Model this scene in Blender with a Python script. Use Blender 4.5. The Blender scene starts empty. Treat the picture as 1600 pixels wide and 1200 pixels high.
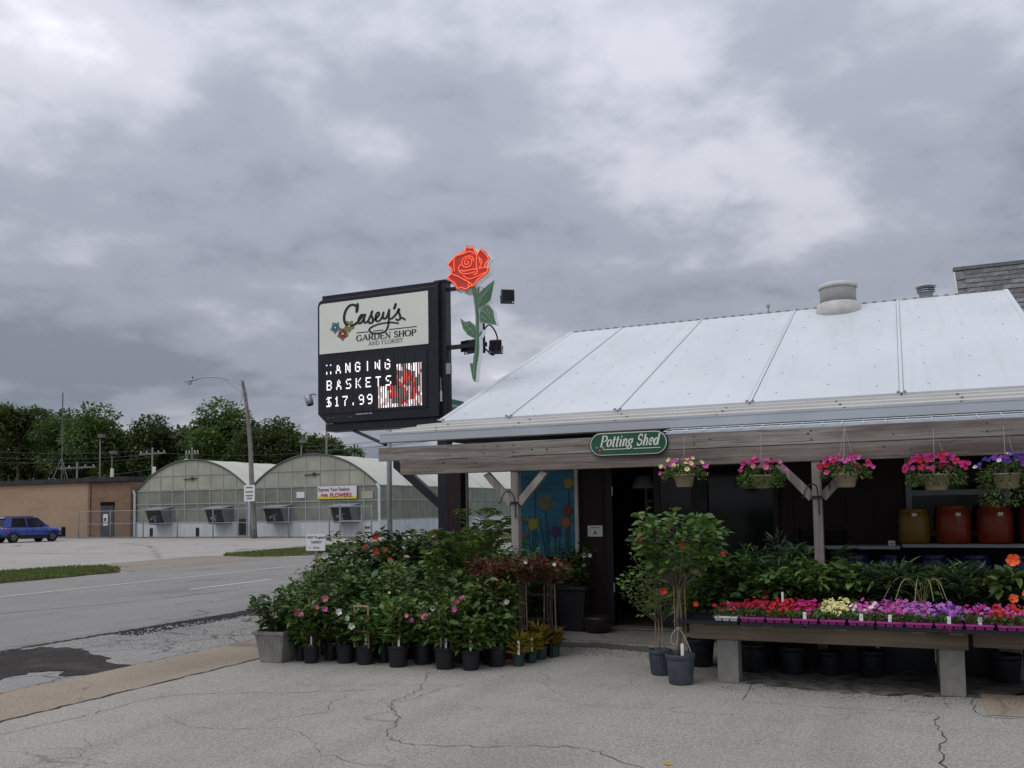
import bpy, bmesh, math, random
import numpy as np
from math import sin, cos, pi, radians as rad, sqrt, atan2
from mathutils import Vector, Matrix
random.seed(7); RNG = np.random.default_rng(11)
scene = bpy.context.scene
COL = scene.collection
# ------------------------------------------------------------------ camera
# world axes: X along the shed front (to the right), Y along the road (away), Z up
HEYE = 1.62; PITCH = rad(3.55); ROLL = rad(-.93); YAW = rad(23.66)
f0 = Vector((-sin(YAW), cos(YAW), 0)); r0 = Vector((cos(YAW), sin(YAW), 0)); zz = Vector((0, 0, 1))
fw = f0*cos(PITCH)+zz*sin(PITCH); up0 = zz*cos(PITCH)-f0*sin(PITCH)
rt = cos(ROLL)*r0+sin(ROLL)*up0; upv = -sin(ROLL)*r0+cos(ROLL)*up0
cd = bpy.data.cameras.new('camera'); cam = bpy.data.objects.new('camera', cd); COL.objects.link(cam)
cd.sensor_width = 36; cd.lens = 36*1400/1600; cd.shift_y = 106/1600; cd.clip_start = .1; cd.clip_end = 3000
cam.matrix_world = Matrix(((rt.x, upv.x, -fw.x, 0), (rt.y, upv.y, -fw.y, 0), (rt.z, upv.z, -fw.z, HEYE), (0, 0, 0, 1)))
scene.camera = cam
# ------------------------------------------------------------------ sky and light
SUN_EL = rad(56); SUN_AZ = rad(205)      # soft light from behind the clouds
w = bpy.data.worlds.new('World'); scene.world = w; w.use_nodes = True
nt = w.node_tree; N = nt.nodes; L = nt.links
for n in list(N): N.remove(n)
def nd(t, **k):
    n = N.new(t)
    for a, b in k.items():
        if a in n.inputs.keys() if isinstance(a, str) else False: n.inputs[a].default_value = b
        else: setattr(n, a, b)
    return n
def wmath(op, a, b=None, clamp=False):
    n = N.new('ShaderNodeMath'); n.operation = op; n.use_clamp = clamp
    for i, v in enumerate((a, b)):
        if v is None: continue
        if isinstance(v, (int, float)): n.inputs[i].default_value = v
        else: L.new(v, n.inputs[i])
    return n.outputs[0]
tc = N.new('ShaderNodeTexCoord'); sep = N.new('ShaderNodeSeparateXYZ'); L.new(tc.outputs['Generated'], sep.inputs[0])
zc = wmath('MAXIMUM', sep.outputs[2], 0.0)
den = wmath('ADD', zc, .24)
cx = wmath('DIVIDE', sep.outputs[0], den); cy = wmath('DIVIDE', sep.outputs[1], den)
cmb = N.new('ShaderNodeCombineXYZ'); L.new(cx, cmb.inputs[0]); L.new(cy, cmb.inputs[1])
def cloud_noise(scale, detail, rough, off, dist=0., stretch=(1, 1)):
    mp = N.new('ShaderNodeMapping'); L.new(cmb.outputs[0], mp.inputs[0])
    mp.inputs['Location'].default_value = off; mp.inputs['Scale'].default_value = (stretch[0], stretch[1], 1)
    mp.inputs['Rotation'].default_value = (0, 0, rad(-24))
    n = N.new('ShaderNodeTexNoise'); L.new(mp.outputs[0], n.inputs['Vector'])
    n.inputs['Scale'].default_value = scale; n.inputs['Detail'].default_value = detail
    n.inputs['Roughness'].default_value = rough; n.inputs['Distortion'].default_value = dist
    return n.outputs['Fac']
big = cloud_noise(.62, 3, .5, (13.01, 13.13, 0), .3)
mid = cloud_noise(1.9, 6, .50, (.84, 13.07, 0), .25)
fine = cloud_noise(6.0, 5, .55, (5.81, 3.69, 0), .15)
puff = wmath('ABSOLUTE', wmath('SUBTRACT', wmath('MULTIPLY', cloud_noise(2.3, 4, .5, (3.87, 8.01, 0), .1), 2.), 1.))   # billowy lumps: rounded pale tops, darker creases
puff = wmath('SUBTRACT', .62, wmath('MULTIPLY', puff, .9))
s1 = wmath('MULTIPLY', big, .46); s2 = wmath('ADD', wmath('MULTIPLY', mid, .27), wmath('MULTIPLY', puff, .14)); s3 = wmath('MULTIPLY', fine, .13)
den_c = wmath('ADD', wmath('ADD', s1, s2), s3)
ramp = N.new('ShaderNodeValToRGB'); L.new(den_c, ramp.inputs[0])
cr = ramp.color_ramp; cr.interpolation = 'EASE'
cr.elements[0].position = .385; cr.elements[0].color = (.755, .775, .835, 1)
cr.elements[1].position = .61; cr.elements[1].color = (.212, .238, .292, 1)
e = cr.elements.new(.45); e.color = (.505, .52, .58, 1)
e = cr.elements.new(.53); e.color = (.31, .332, .395, 1)
# overcast skies brighten smoothly toward the zenith
lum = wmath('ADD', wmath('MULTIPLY', zc, 1.3), .92)
cl = N.new('ShaderNodeVectorMath'); cl.operation = 'SCALE'; L.new(ramp.outputs[0], cl.inputs[0]); L.new(lum, cl.inputs['Scale'])
sky = N.new('ShaderNodeTexSky'); sky.sky_type = 'NISHITA'; sky.sun_disc = False
sky.sun_elevation = SUN_EL; sky.sun_rotation = SUN_AZ; sky.air_density = 1.0; sky.dust_density = 3.0
skm = N.new('ShaderNodeVectorMath'); skm.operation = 'SCALE'; L.new(sky.outputs[0], skm.inputs[0]); skm.inputs['Scale'].default_value = .07
mx = N.new('ShaderNodeMixRGB'); mx.inputs[0].default_value = .93
L.new(skm.outputs[0], mx.inputs[1]); L.new(cl.outputs[0], mx.inputs[2])
bg = N.new('ShaderNodeBackground'); L.new(mx.outputs[0], bg.inputs[0]); bg.inputs[1].default_value = 1.0
out = N.new('ShaderNodeOutputWorld'); L.new(bg.outputs[0], out.inputs[0])
sd = bpy.data.lights.new('sun', 'SUN'); so = bpy.data.objects.new('sun', sd); COL.objects.link(so)
sd.energy = 1.0; sd.angle = rad(40); sd.color = (1, .97, .93)
sv = Vector((sin(SUN_AZ)*cos(SUN_EL), cos(SUN_AZ)*cos(SUN_EL), sin(SUN_EL)))
so.rotation_euler = sv.to_track_quat('Z', 'Y').to_euler()
scene.view_settings.view_transform = 'Standard'; scene.view_settings.look = 'None'
scene.view_settings.exposure = 0.0; scene.view_settings.gamma = 1.0
try: scene.view_settings.use_curve_mapping = False
except Exception: pass

# ------------------------------------------------------------------ materials
MATS = {}
def mat(name, col, rough=.7, metal=0., spec=.4, emit=None, estr=0., trans=0., alpha=None, coat=0.):
    if name in MATS: return MATS[name]
    m = bpy.data.materials.new(name); m.use_nodes = True
    b = m.node_tree.nodes['Principled BSDF']
    b.inputs['Base Color'].default_value = (*col, 1); b.inputs['Roughness'].default_value = rough
    b.inputs['Metallic'].default_value = metal; b.inputs['Specular IOR Level'].default_value = spec
    if emit: b.inputs['Emission Color'].default_value = (*emit, 1); b.inputs['Emission Strength'].default_value = estr
    if trans: b.inputs['Transmission Weight'].default_value = trans
    if coat: b.inputs['Coat Weight'].default_value = coat
    MATS[name] = m; return m
class NT:                                   # small node-writing helper for one material
    def __init__(s, m): s.m = m; s.t = m.node_tree; s.b = s.t.nodes['Principled BSDF']
    def coord(s, kind='Object', scale=(1, 1, 1), loc=(0, 0, 0)):
        c = s.t.nodes.new('ShaderNodeTexCoord'); mp = s.t.nodes.new('ShaderNodeMapping')
        s.t.links.new(c.outputs[kind], mp.inputs[0]); mp.inputs['Scale'].default_value = scale; mp.inputs['Location'].default_value = loc
        return mp.outputs[0]
    def world(s, scale=(1, 1, 1), loc=(0, 0, 0)):
        g = s.t.nodes.new('ShaderNodeNewGeometry'); mp = s.t.nodes.new('ShaderNodeMapping')
        s.t.links.new(g.outputs['Position'], mp.inputs[0]); mp.inputs['Scale'].default_value = scale; mp.inputs['Location'].default_value = loc
        return mp.outputs[0]
    def noise(s, vec, scale, detail=4, rough=.55, dist=0.):
        n = s.t.nodes.new('ShaderNodeTexNoise'); s.t.links.new(vec, n.inputs['Vector'])
        n.inputs['Scale'].default_value = scale; n.inputs['Detail'].default_value = detail
        n.inputs['Roughness'].default_value = rough; n.inputs['Distortion'].default_value = dist
        return n.outputs['Fac']
    def voro(s, vec, scale, feature='F1', out='Distance'):
        n = s.t.nodes.new('ShaderNodeTexVoronoi'); s.t.links.new(vec, n.inputs['Vector']); n.feature = feature
        n.inputs['Scale'].default_value = scale; return n.outputs[out]
    def math(s, op, a, b=None, clamp=False):
        n = s.t.nodes.new('ShaderNodeMath'); n.operation = op; n.use_clamp = clamp
        for i, v in enumerate((a, b)):
            if v is None: continue
            if isinstance(v, (int, float)): n.inputs[i].default_value = v
            else: s.t.links.new(v, n.inputs[i])
        return n.outputs[0]
    def ramp(s, fac, stops):
        n = s.t.nodes.new('ShaderNodeValToRGB'); s.t.links.new(fac, n.inputs[0]); r = n.color_ramp
        while len(r.elements) < len(stops): r.elements.new(.5)
        for e, (p, c) in zip(r.elements, stops): e.position = p; e.color = (*c, 1) if len(c) == 3 else c
        return n.outputs[0]
    def step(s, fac, a, b):                  # 0 below a, 1 above b
        n = s.t.nodes.new('ShaderNodeMapRange'); n.clamp = True; s.t.links.new(fac, n.inputs[0])
        n.inputs[1].default_value = a; n.inputs[2].default_value = b; return n.outputs[0]
    def mix(s, fac, a, b, mode='MIX'):
        n = s.t.nodes.new('ShaderNodeMixRGB'); n.blend_type = mode
        for i, v in enumerate((fac, a, b)):
            if isinstance(v, (int, float)): n.inputs[i].default_value = v
            elif isinstance(v, tuple): n.inputs[i].default_value = (*v, 1)
            else: s.t.links.new(v, n.inputs[i])
        return n.outputs[0]
    def col(s, o): s.t.links.new(o, s.b.inputs['Base Color'])
    def rough(s, o): s.t.links.new(o, s.b.inputs['Roughness'])
    def bump(s, h, strength=.3, dist=.01):
        n = s.t.nodes.new('ShaderNodeBump'); n.inputs['Strength'].default_value = strength; n.inputs['Distance'].default_value = dist
        s.t.links.new(h, n.inputs['Height']); s.t.links.new(n.outputs[0], s.b.inputs['Normal'])
    def rnd(s):                              # random per connected piece
        g = s.t.nodes.new('ShaderNodeNewGeometry'); return g.outputs['Random Per Island']

def m_asphalt(name, base, tan, crackscale=.55, seed=0., crack_w=.012, cmask=(.5, .58)):
    m = mat(name, base, .92, spec=.2); t = NT(m); v = t.world(loc=(seed, seed*2, 0))
    agg = t.voro(v, 48); sp = t.noise(v, 85, 3, .7); lg = t.noise(v, .35, 5); md = t.noise(v, 2.2, 5)
    c = t.mix(t.step(lg, .38, .66), base, tan)
    c = t.mix(t.math('MULTIPLY', t.step(md, .45, .7), .35), c, tuple(x*.72 for x in base))
    c = t.mix(t.math('MULTIPLY', t.step(agg, .62, .30), .42), c, tuple(min(1, x*1.75) for x in base))
    c = t.mix(t.math('MULTIPLY', t.step(sp, .50, .66), .62), c, tuple(x*.34 for x in base))
    # wandering cracks
    wn = t.t.nodes.new('ShaderNodeTexNoise'); t.t.links.new(v, wn.inputs['Vector']); wn.inputs['Scale'].default_value = 1.6; wn.inputs['Detail'].default_value = 7
    wv = t.t.nodes.new('ShaderNodeVectorMath'); wv.operation = 'MULTIPLY_ADD'
    t.t.links.new(wn.outputs['Color'], wv.inputs[0]); wv.inputs[1].default_value = (.7, .7, 0); t.t.links.new(v, wv.inputs[2])
    ed = t.voro(wv.outputs[0], crackscale, 'DISTANCE_TO_EDGE'); ed2 = t.voro(wv.outputs[0], crackscale*3.3, 'DISTANCE_TO_EDGE')
    msk = t.step(t.noise(v, .5, 3), cmask[0], cmask[1]); msk2 = t.step(t.noise(v, .8, 3), .53, .62)
    c1 = t.math('MULTIPLY', t.math('SUBTRACT', 1., t.step(ed, crack_w*.3, crack_w)), msk)
    c2 = t.math('MULTIPLY', t.math('SUBTRACT', 1., t.step(ed2, .004, .016)), msk2)
    ck = t.math('MAXIMUM', c1, t.math('MULTIPLY', c2, .6))
    ck = t.math('MULTIPLY', ck, .62)
    oil = t.voro(t.world((1, .6, 1), (seed+3., 1., 0)), .55); c = t.mix(t.math('MULTIPLY', t.math('SUBTRACT', 1., t.step(oil, .10, .34)), .28), c, tuple(x*.45 for x in base))
    trk = t.noise(t.world((1.1, .05, 1), (seed, 0, 0)), 1.6, 3); c = t.mix(t.math('MULTIPLY', t.step(trk, .48, .68), .22), c, tuple(x*.55 for x in base))
    c = t.mix(ck, c, (.028, .027, .025)); t.col(c)
    h = t.math('SUBTRACT', t.math('ADD', t.math('MULTIPLY', agg, .5), t.math('MULTIPLY', sp, .6)), t.math('MULTIPLY', ck, 2.))
    t.bump(h, .55, .008); return m
def m_noise(name, a, b, scale=8, rough=.8, detail=5, bump=.15, bscale=60, spec=.3, metal=0., stretch=(1, 1, 1), lo=.35, hi=.65, bd=.004):
    m = mat(name, a, rough, metal, spec); t = NT(m); v = t.coord('Object', stretch)
    t.col(t.mix(t.step(t.noise(v, scale, detail), lo, hi), a, b))
    if bump: t.bump(t.noise(v, bscale, 3), bump, bd)
    return m
def m_wood(name, a, b, dark, axis=0):
    m = mat(name, a, .85, spec=.2); t = NT(m)
    st = [30, 30, 30]; st[axis] = 1.2
    v = t.world(tuple(st)); st2 = [7, 7, 7]; st2[axis] = .5; v2 = t.world(tuple(st2))
    g = t.noise(v, 1.4, 6, .65, .6); l = t.noise(v2, 1., 4, .6, .4)
    c = t.mix(t.step(g, .38, .62), a, b); c = t.mix(t.math('MULTIPLY', t.step(l, .46, .66), .85), c, dark)
    cl_ = t.noise(t.world((.7, .7, 3.)), 1.3, 3); c = t.mix(t.math('MULTIPLY', t.step(cl_, .48, .7), .5), c, tuple(x*1.25 for x in a))
    kn = t.voro(t.world(tuple(5 if i != axis else 1.6 for i in range(3))), 1.0)
    c = t.mix(t.math('MULTIPLY', t.math('SUBTRACT', 1., t.step(kn, .04, .10)), .8), c, tuple(x*.35 for x in dark))
    t.col(c); t.bump(g, .5, .004); return m
def m_leaf(name, a, b, c2=None, rough=.45, trans=.22):
    m = mat(name, a, rough, spec=.35); t = NT(m); r = t.rnd()
    oi = t.t.nodes.new('ShaderNodeObjectInfo')
    c = t.ramp(r, [(0., a), (.55, tuple((x+y)/2 for x, y in zip(a, b))), (.9, b), (1., c2 or b)])
    hs = t.t.nodes.new('ShaderNodeHueSaturation'); t.t.links.new(c, hs.inputs['Color'])
    t.t.links.new(t.math('ADD', t.math('MULTIPLY', oi.outputs['Random'], .5), .75), hs.inputs['Value'])
    t.t.links.new(t.math('ADD', t.math('MULTIPLY', oi.outputs['Random'], .03), .485), hs.inputs['Hue'])
    t.col(hs.outputs[0])
    tr = t.t.nodes.new('ShaderNodeBsdfTranslucent'); t.t.links.new(hs.outputs[0], tr.inputs[0])
    mxs = t.t.nodes.new('ShaderNodeMixShader'); mxs.inputs[0].default_value = trans
    o = t.t.nodes['Material Output']; t.t.links.new(t.b.outputs[0], mxs.inputs[1]); t.t.links.new(tr.outputs[0], mxs.inputs[2]); t.t.links.new(mxs.outputs[0], o.inputs[0])
    return m
def m_petal(name, a, b=None):
    m = mat(name, a, .6, spec=.2); t = NT(m); b = b or tuple(min(1, x*1.25) for x in a)
    t.col(t.mix(t.rnd(), a, b)); return m

M_LOT = m_asphalt('old_grey_asphalt', (.325, .308, .276), (.375, .345, .298), .62, 0., .004, (.54, .66))
M_ROAD = m_asphalt('road_asphalt', (.25, .24, .225), (.285, .27, .25), .16, 31., .012, (.56, .64))
M_PARK = m_asphalt('pale_parking_concrete', (.37, .35, .315), (.42, .39, .35), .12, 57., .02, (.45, .6))
M_GRAVEL = m_asphalt('crumbled_limestone_verge', (.315, .303, .28), (.24, .23, .212), 1.4, 80., .03, (.40, .5))
M_SIDEWALK = m_asphalt('tan_concrete', (.33, .272, .208), (.29, .238, .183), .20, 12., .006, (.6, .7))
M_SLAB = m_asphalt('porch_concrete', (.27, .25, .225), (.21, .197, .18), .3, 44., .008, (.55, .6))
M_DARKPATCH = mat('dark_patch_asphalt', (.04, .036, .033), .95, spec=.15); _t = NT(M_DARKPATCH); _v = _t.world()
_c = _t.mix(_t.step(_t.noise(_v, 55, 4, .7), .40, .62), (.018, .016, .015), (.085, .076, .068)); _c = _t.mix(_t.math('MULTIPLY', _t.step(_t.noise(_v, 2.5, 4), .5, .68), .6), _c, (.10, .092, .085)); _t.col(_c); _t.bump(_t.noise(_v, 50, 3), .9, .02)
M_CRACK = m_noise('crack_dirt', (.045, .042, .036), (.085, .078, .06), 20, .95, bump=0)
M_SOIL = m_noise('damp_soil', (.02, .016, .012), (.045, .036, .026), 14, .95, bump=.6, bscale=70, bd=.02)
M_TERRAIN = m_noise('dry_ground', (.10, .11, .055), (.16, .15, .10), .2, .95, bump=0)
M_PAINTLINE = m_noise('worn_white_paint', (.62, .61, .58), (.30, .29, .28), 6, .8, bump=0, lo=.5, hi=.75)
M_GRASS = m_leaf('grass_blades', (.125, .165, .042), (.19, .23, .065), (.28, .25, .11))
M_BEAM = m_wood('weathered_grey_timber', (.33, .305, .28), (.205, .185, .165), (.12, .098, .085))
M_BEAM_Z = m_wood('weathered_grey_post', (.30, .28, .255), (.20, .18, .165), (.12, .10, .09), 2)
M_BENCH = m_wood('treated_bench_timber', (.235, .19, .14), (.165, .132, .096), (.095, .075, .056))
M_STAKE = m_wood('bamboo_stake', (.36, .27, .15), (.26, .19, .10), (.18, .13, .08), 2)
M_BARK = m_wood('grey_bark', (.17, .14, .105), (.10, .08, .06), (.06, .05, .04), 2)
M_POLEWOOD = m_wood('pole_wood', (.245, .23, .21), (.18, .167, .152), (.12, .11, .10), 2)
M_MAROON = m_noise('dark_maroon_boards', (.030, .013, .014), (.022, .011, .012), 3, .6, stretch=(8, 8, 1))
M_BLACKMETAL = m_noise('black_painted_steel', (.014, .016, .024), (.020, .022, .030), 6, .42, bump=.05)
M_ROOFWHITE = m_noise('white_roof_panel', (.71, .735, .745), (.655, .685, .70), 1.1, .40, bump=0, stretch=(1, .35, 1))
_t = NT(M_ROOFWHITE); _v = _t.coord('Object', (5, .35, .35)); _s = _t.noise(_v, 1.6, 6, .6); _w = _t.noise(_t.coord('Object', (.5, 3., 3.)), 1.2, 3)
_c = _t.mix(_t.step(_t.noise(_t.coord('Object', (1, .4, 1)), 1.1, 5), .35, .65), (.70, .73, .745), (.635, .665, .68)); _c = _t.mix(_t.math('MULTIPLY', _t.step(_s, .52, .74), .30), _c, (.50, .50, .47)); _t.col(_c)
_t.bump(_t.math('ADD', _t.math('MULTIPLY', _w, 1.), _t.math('MULTIPLY', _s, .15)), .25, .03)
M_FLASH = m_noise('aged_white_flashing', (.60, .59, .56), (.50, .485, .45), 3, .5, stretch=(.5, 4, 4))
M_GUTTER = m_noise('grey_white_gutter', (.50, .53, .56), (.44, .465, .49), 3, .4, stretch=(.4, 1, 1))
M_CONCRETE = m_noise('concrete_block', (.25, .245, .225), (.20, .195, .18), 16, .92, bump=.5, bscale=90)
M_GALV = m_noise('galvanised_steel', (.36, .38, .40), (.28, .30, .32), 5, .45, metal=.5, bump=.04)
M_VENT = m_noise('white_vent_metal', (.60, .60, .58), (.50, .49, .46), 7, .45)
M_SHINGLE = m_noise('grey_shingle', (.19, .195, .195), (.12, .125, .125), 9, .95, bump=.5, bscale=120)
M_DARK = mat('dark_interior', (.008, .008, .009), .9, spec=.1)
M_GLASSDARK = mat('dark_window_glass', (.008, .009, .011), .08, spec=.22)
M_WINFRAME = m_noise('pale_window_frame', (.30, .32, .34), (.24, .26, .28), 8, .6, bump=0)
M_BLACKPOT = m_noise('black_nursery_plastic', (.013, .014, .018), (.022, .023, .028), 7, .42, bump=.04)
M_BLUEPOT = m_noise('worn_blue_black_plastic', (.045, .055, .075), (.07, .08, .10), 10, .5, bump=.08)
M_GREENPOT = m_noise('green_nursery_plastic', (.020, .050, .042), (.03, .065, .055), 9, .5, bump=.04)
M_TANPOT = m_noise('tan_basket_plastic', (.40, .32, .225), (.36, .285, .20), 6, .5, bump=.03)
M_GREYPLANTER = m_noise('grey_moulded_planter', (.27, .265, .245), (.20, .195, .18), 9, .85, bump=.25)
M_TRAYBLACK = mat('black_tray_plastic', (.014, .015, .022), .4)
M_TRAYPINK = m_noise('magenta_cell_pack', (.42, .05, .26), (.34, .04, .22), 9, .45, bump=0)
M_TRAYWHITE = mat('white_cell_pack', (.62, .64, .64), .5)
M_TAG = mat('white_plant_tag', (.72, .72, .70), .5)
M_STRING = mat('pale_hanger_wire', (.42, .40, .36), .6)
M_RED_DULL = mat('dull_red_plastic', (.26, .045, .025), .5)
LEAF = dict(
    gloss=m_leaf('dark_glossy_leaf', (.034, .080, .020), (.072, .134, .033), (.13, .185, .052), .34),
    mid=m_leaf('mid_green_leaf', (.060, .122, .026), (.112, .178, .042), (.185, .23, .063), .42),
    light=m_leaf('light_green_leaf', (.080, .145, .028), (.14, .205, .048), (.22, .26, .08), .45),
    red=m_leaf('red_bronze_leaf', (.11, .022, .020), (.19, .045, .038), (.26, .09, .06), .45),
    croton=m_leaf('yellow_croton_leaf', (.30, .20, .025), (.14, .16, .03), (.36, .11, .03), .38),
    grey=m_leaf('grey_green_leaf', (.042, .080, .036), (.075, .120, .058), (.12, .165, .085), .45),
    palm=m_leaf('palm_leaf', (.15, .225, .05), (.23, .30, .085), (.36, .35, .15), .42),
    tree=m_leaf('tree_leaf', (.052, .098, .026), (.10, .158, .042), (.155, .205, .065), .5, .35),
    tree2=m_leaf('tree_leaf_lighter', (.072, .130, .031), (.125, .19, .048), (.185, .24, .075), .5, .35))
PETAL = dict(red=m_petal('scarlet_petal', (.48, .024, .020), (.62, .05, .04)), pink=m_petal('pink_petal', (.58, .13, .24), (.70, .26, .36)),
    magenta=m_petal('magenta_petal', (.40, .018, .16), (.54, .045, .26)), hotpink=m_petal('bright_pink_petal', (.52, .05, .30), (.64, .14, .42)),
    white=m_petal('white_petal', (.70, .70, .67), (.76, .76, .72)), yellow=m_petal('cream_yellow_petal', (.72, .66, .26), (.76, .72, .40)),
    purple=m_petal('violet_petal', (.17, .028, .34), (.28, .07, .44)), lilac=m_petal('lilac_petal', (.42, .12, .46), (.54, .24, .56)),
    orange=m_petal('orange_red_petal', (.78, .10, .035), (.82, .17, .06)), crimson=m_petal('crimson_petal', (.40, .012, .045), (.52, .03, .07)),
    navy=m_petal('dark_violet_petal', (.05, .02, .18), (.12, .06, .34)), core=mat('yellow_flower_core', (.62, .48, .12), .7))

# ------------------------------------------------------------------ mesh helpers
class MB:
    def __init__(s): s.v = []; s.f = []; s.m = []
    def add(s, vs, fs, mi=0):
        o = len(s.v); s.v += [tuple(v) for v in vs]
        for f in fs: s.f.append(tuple(i+o for i in f)); s.m.append(mi)
        return s
    def box(s, x0, y0, z0, x1, y1, z1, mi=0):
        return s.add([(x0, y0, z0), (x1, y0, z0), (x1, y1, z0), (x0, y1, z0), (x0, y0, z1), (x1, y0, z1), (x1, y1, z1), (x0, y1, z1)],
                     [(0, 3, 2, 1), (4, 5, 6, 7), (0, 1, 5, 4), (1, 2, 6, 5), (2, 3, 7, 6), (3, 0, 4, 7)], mi)
    def hexa(s, bot, top, mi=0):
        return s.add(list(bot)+list(top), [(0, 3, 2, 1), (4, 5, 6, 7), (0, 1, 5, 4), (1, 2, 6, 5), (2, 3, 7, 6), (3, 0, 4, 7)], mi)
    def tube(s, pts, r, n=6, mi=0, cap=True):
        pts = [Vector(p) for p in pts]; rs = r if isinstance(r, (list, tuple)) else [r]*len(pts)
        o = len(s.v); prev = None
        for i, p in enumerate(pts):
            d = (pts[min(i+1, len(pts)-1)]-pts[max(i-1, 0)]).normalized()
            if prev is None: a = d.orthogonal().normalized()
            else: a = (prev-d*prev.dot(d)).normalized()
            prev = a; b = d.cross(a)
            for k in range(n):
                t = 2*pi*k/n; s.v.append(tuple(p+(a*cos(t)+b*sin(t))*rs[i]))
        for i in range(len(pts)-1):
            for k in range(n):
                s.f.append((o+i*n+k, o+i*n+(k+1) % n, o+(i+1)*n+(k+1) % n, o+(i+1)*n+k)); s.m.append(mi)
        if cap:
            s.f.append(tuple(o+k for k in range(n))[::-1]); s.m.append(mi)
            e = o+(len(pts)-1)*n; s.f.append(tuple(e+k for k in range(n))); s.m.append(mi)
        return s
    def lathe(s, prof, c=(0, 0, 0), n=20, mi=0, capb=True, capt=False):
        o = len(s.v)
        for r, z in prof:
            for k in range(n): t = 2*pi*k/n; s.v.append((c[0]+r*cos(t), c[1]+r*sin(t), c[2]+z))
        for i in range(len(prof)-1):
            for k in range(n):
                s.f.append((o+i*n+k, o+i*n+(k+1) % n, o+(i+1)*n+(k+1) % n, o+(i+1)*n+k)); s.m.append(mi)
        if capb: s.f.append(tuple(o+k for k in range(n))[::-1]); s.m.append(mi)
        if capt: e = o+(len(prof)-1)*n; s.f.append(tuple(e+k for k in range(n))); s.m.append(mi)
        return s
    def prism(s, poly, y0, y1, mi=0, side=None):      # polygon in X,Z pushed along Y (y0 front)
        n = len(poly); o = len(s.v)
        s.v += [(x, y0, z) for x, z in poly]+[(x, y1, z) for x, z in poly]
        s.f.append(tuple(o+i for i in range(n))); s.m.append(mi)
        s.f.append(tuple(o+n+i for i in range(n))[::-1]); s.m.append(mi if side is None else side)
        for i in range(n): s.f.append((o+i, o+n+i, o+n+(i+1) % n, o+(i+1) % n)); s.m.append(mi if side is None else side)
        return s
    def build(s, name, mats, parent=None, smooth=False, bevel=0.):
        me = bpy.data.meshes.new(name); me.from_pydata(s.v, [], s.f)
        for m in (mats if isinstance(mats, (list, tuple)) else [mats]): me.materials.append(m)
        me.polygons.foreach_set('material_index', s.m)
        if smooth: me.polygons.foreach_set('use_smooth', [True]*len(s.f))
        bm = bmesh.new(); bm.from_mesh(me); bmesh.ops.recalc_face_normals(bm, faces=bm.faces[:]); bm.to_mesh(me); bm.free()
        me.update()
        return obj(name, me, parent, bevel)
def obj(name, me, parent=None, bevel=0.):
    o = bpy.data.objects.new(name, me); COL.objects.link(o)
    if parent is not None: o.parent = parent
    if bevel:
        b = o.modifiers.new('bevel', 'BEVEL'); b.width = bevel; b.segments = 2; b.limit_method = 'ANGLE'
    return o
def tag(o, label=None, cat=None, group=None, kind=None):
    if label: o['label'] = label
    if cat: o['category'] = cat
    if group: o['group'] = group
    if kind: o['kind'] = kind
    return o
def thing(name, loc, label, cat, group=None, rz=0.):
    o = bpy.data.objects.new(name, None); COL.objects.link(o); o.location = loc; o.rotation_euler = (0, 0, rz)
    o.empty_display_size = .1
    return tag(o, label, cat, group)
def stuff(o): o['kind'] = 'stuff'; return o
def struct(o): o['kind'] = 'structure'; return o
def cat_rom(pts, k=6):
    P = [Vector(p) for p in pts]; P = [P[0]*2-P[1]]+P+[P[-1]*2-P[-2]]; out_ = []
    for i in range(1, len(P)-2):
        for j in range(k):
            t = j/k; a, b, c, d = P[i-1], P[i], P[i+1], P[i+2]
            out_.append(.5*((2*b)+(c-a)*t+(2*a-5*b+4*c-d)*t*t+(3*b-a-3*c+d)*t**3))
    out_.append(P[-2]); return out_
def sheet(name, poly, z, m, parent=None):             # flat ground sheet from an outline
    me = bpy.data.meshes.new(name); me.from_pydata([(x, y, z) for x, y in poly], [], [tuple(range(len(poly)))])
    me.materials.append(m); return obj(name, me, parent)
def ragged(poly, step=.25, amp=.06, seed=1):
    r = random.Random(seed); out_ = []
    for i, (a, b) in enumerate(poly):
        c, d = poly[(i+1) % len(poly)]; n = max(1, int(math.hypot(c-a, d-b)/step))
        for k in range(n): out_.append((a+(c-a)*k/n+r.uniform(-amp, amp), b+(d-b)*k/n+r.uniform(-amp, amp)))
    return out_
def ribbon(pts, wdt, z, seed=0, jit=.03, sub=5):       # thin crack on the ground
    r = random.Random(seed); P = cat_rom([(x, y, 0) for x, y in pts], sub); mb = MB(); n = len(P)
    P = [p+Vector((r.uniform(-jit, jit), r.uniform(-jit, jit), 0)) for p in P]
    vs = []
    for i, p in enumerate(P):
        d = (P[min(i+1, n-1)]-P[max(i-1, 0)]).normalized(); q = Vector((-d.y, d.x, 0)); ww = wdt*r.uniform(.25, 1.)*(1 if 0 < i < n-1 else .1)
        vs += [(p.x+q.x*ww, p.y+q.y*ww, z), (p.x-q.x*ww, p.y-q.y*ww, z)]
    mb.add(vs, [(2*i, 2*i+1, 2*i+3, 2*i+2) for i in range(n-1)]); return mb
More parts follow.
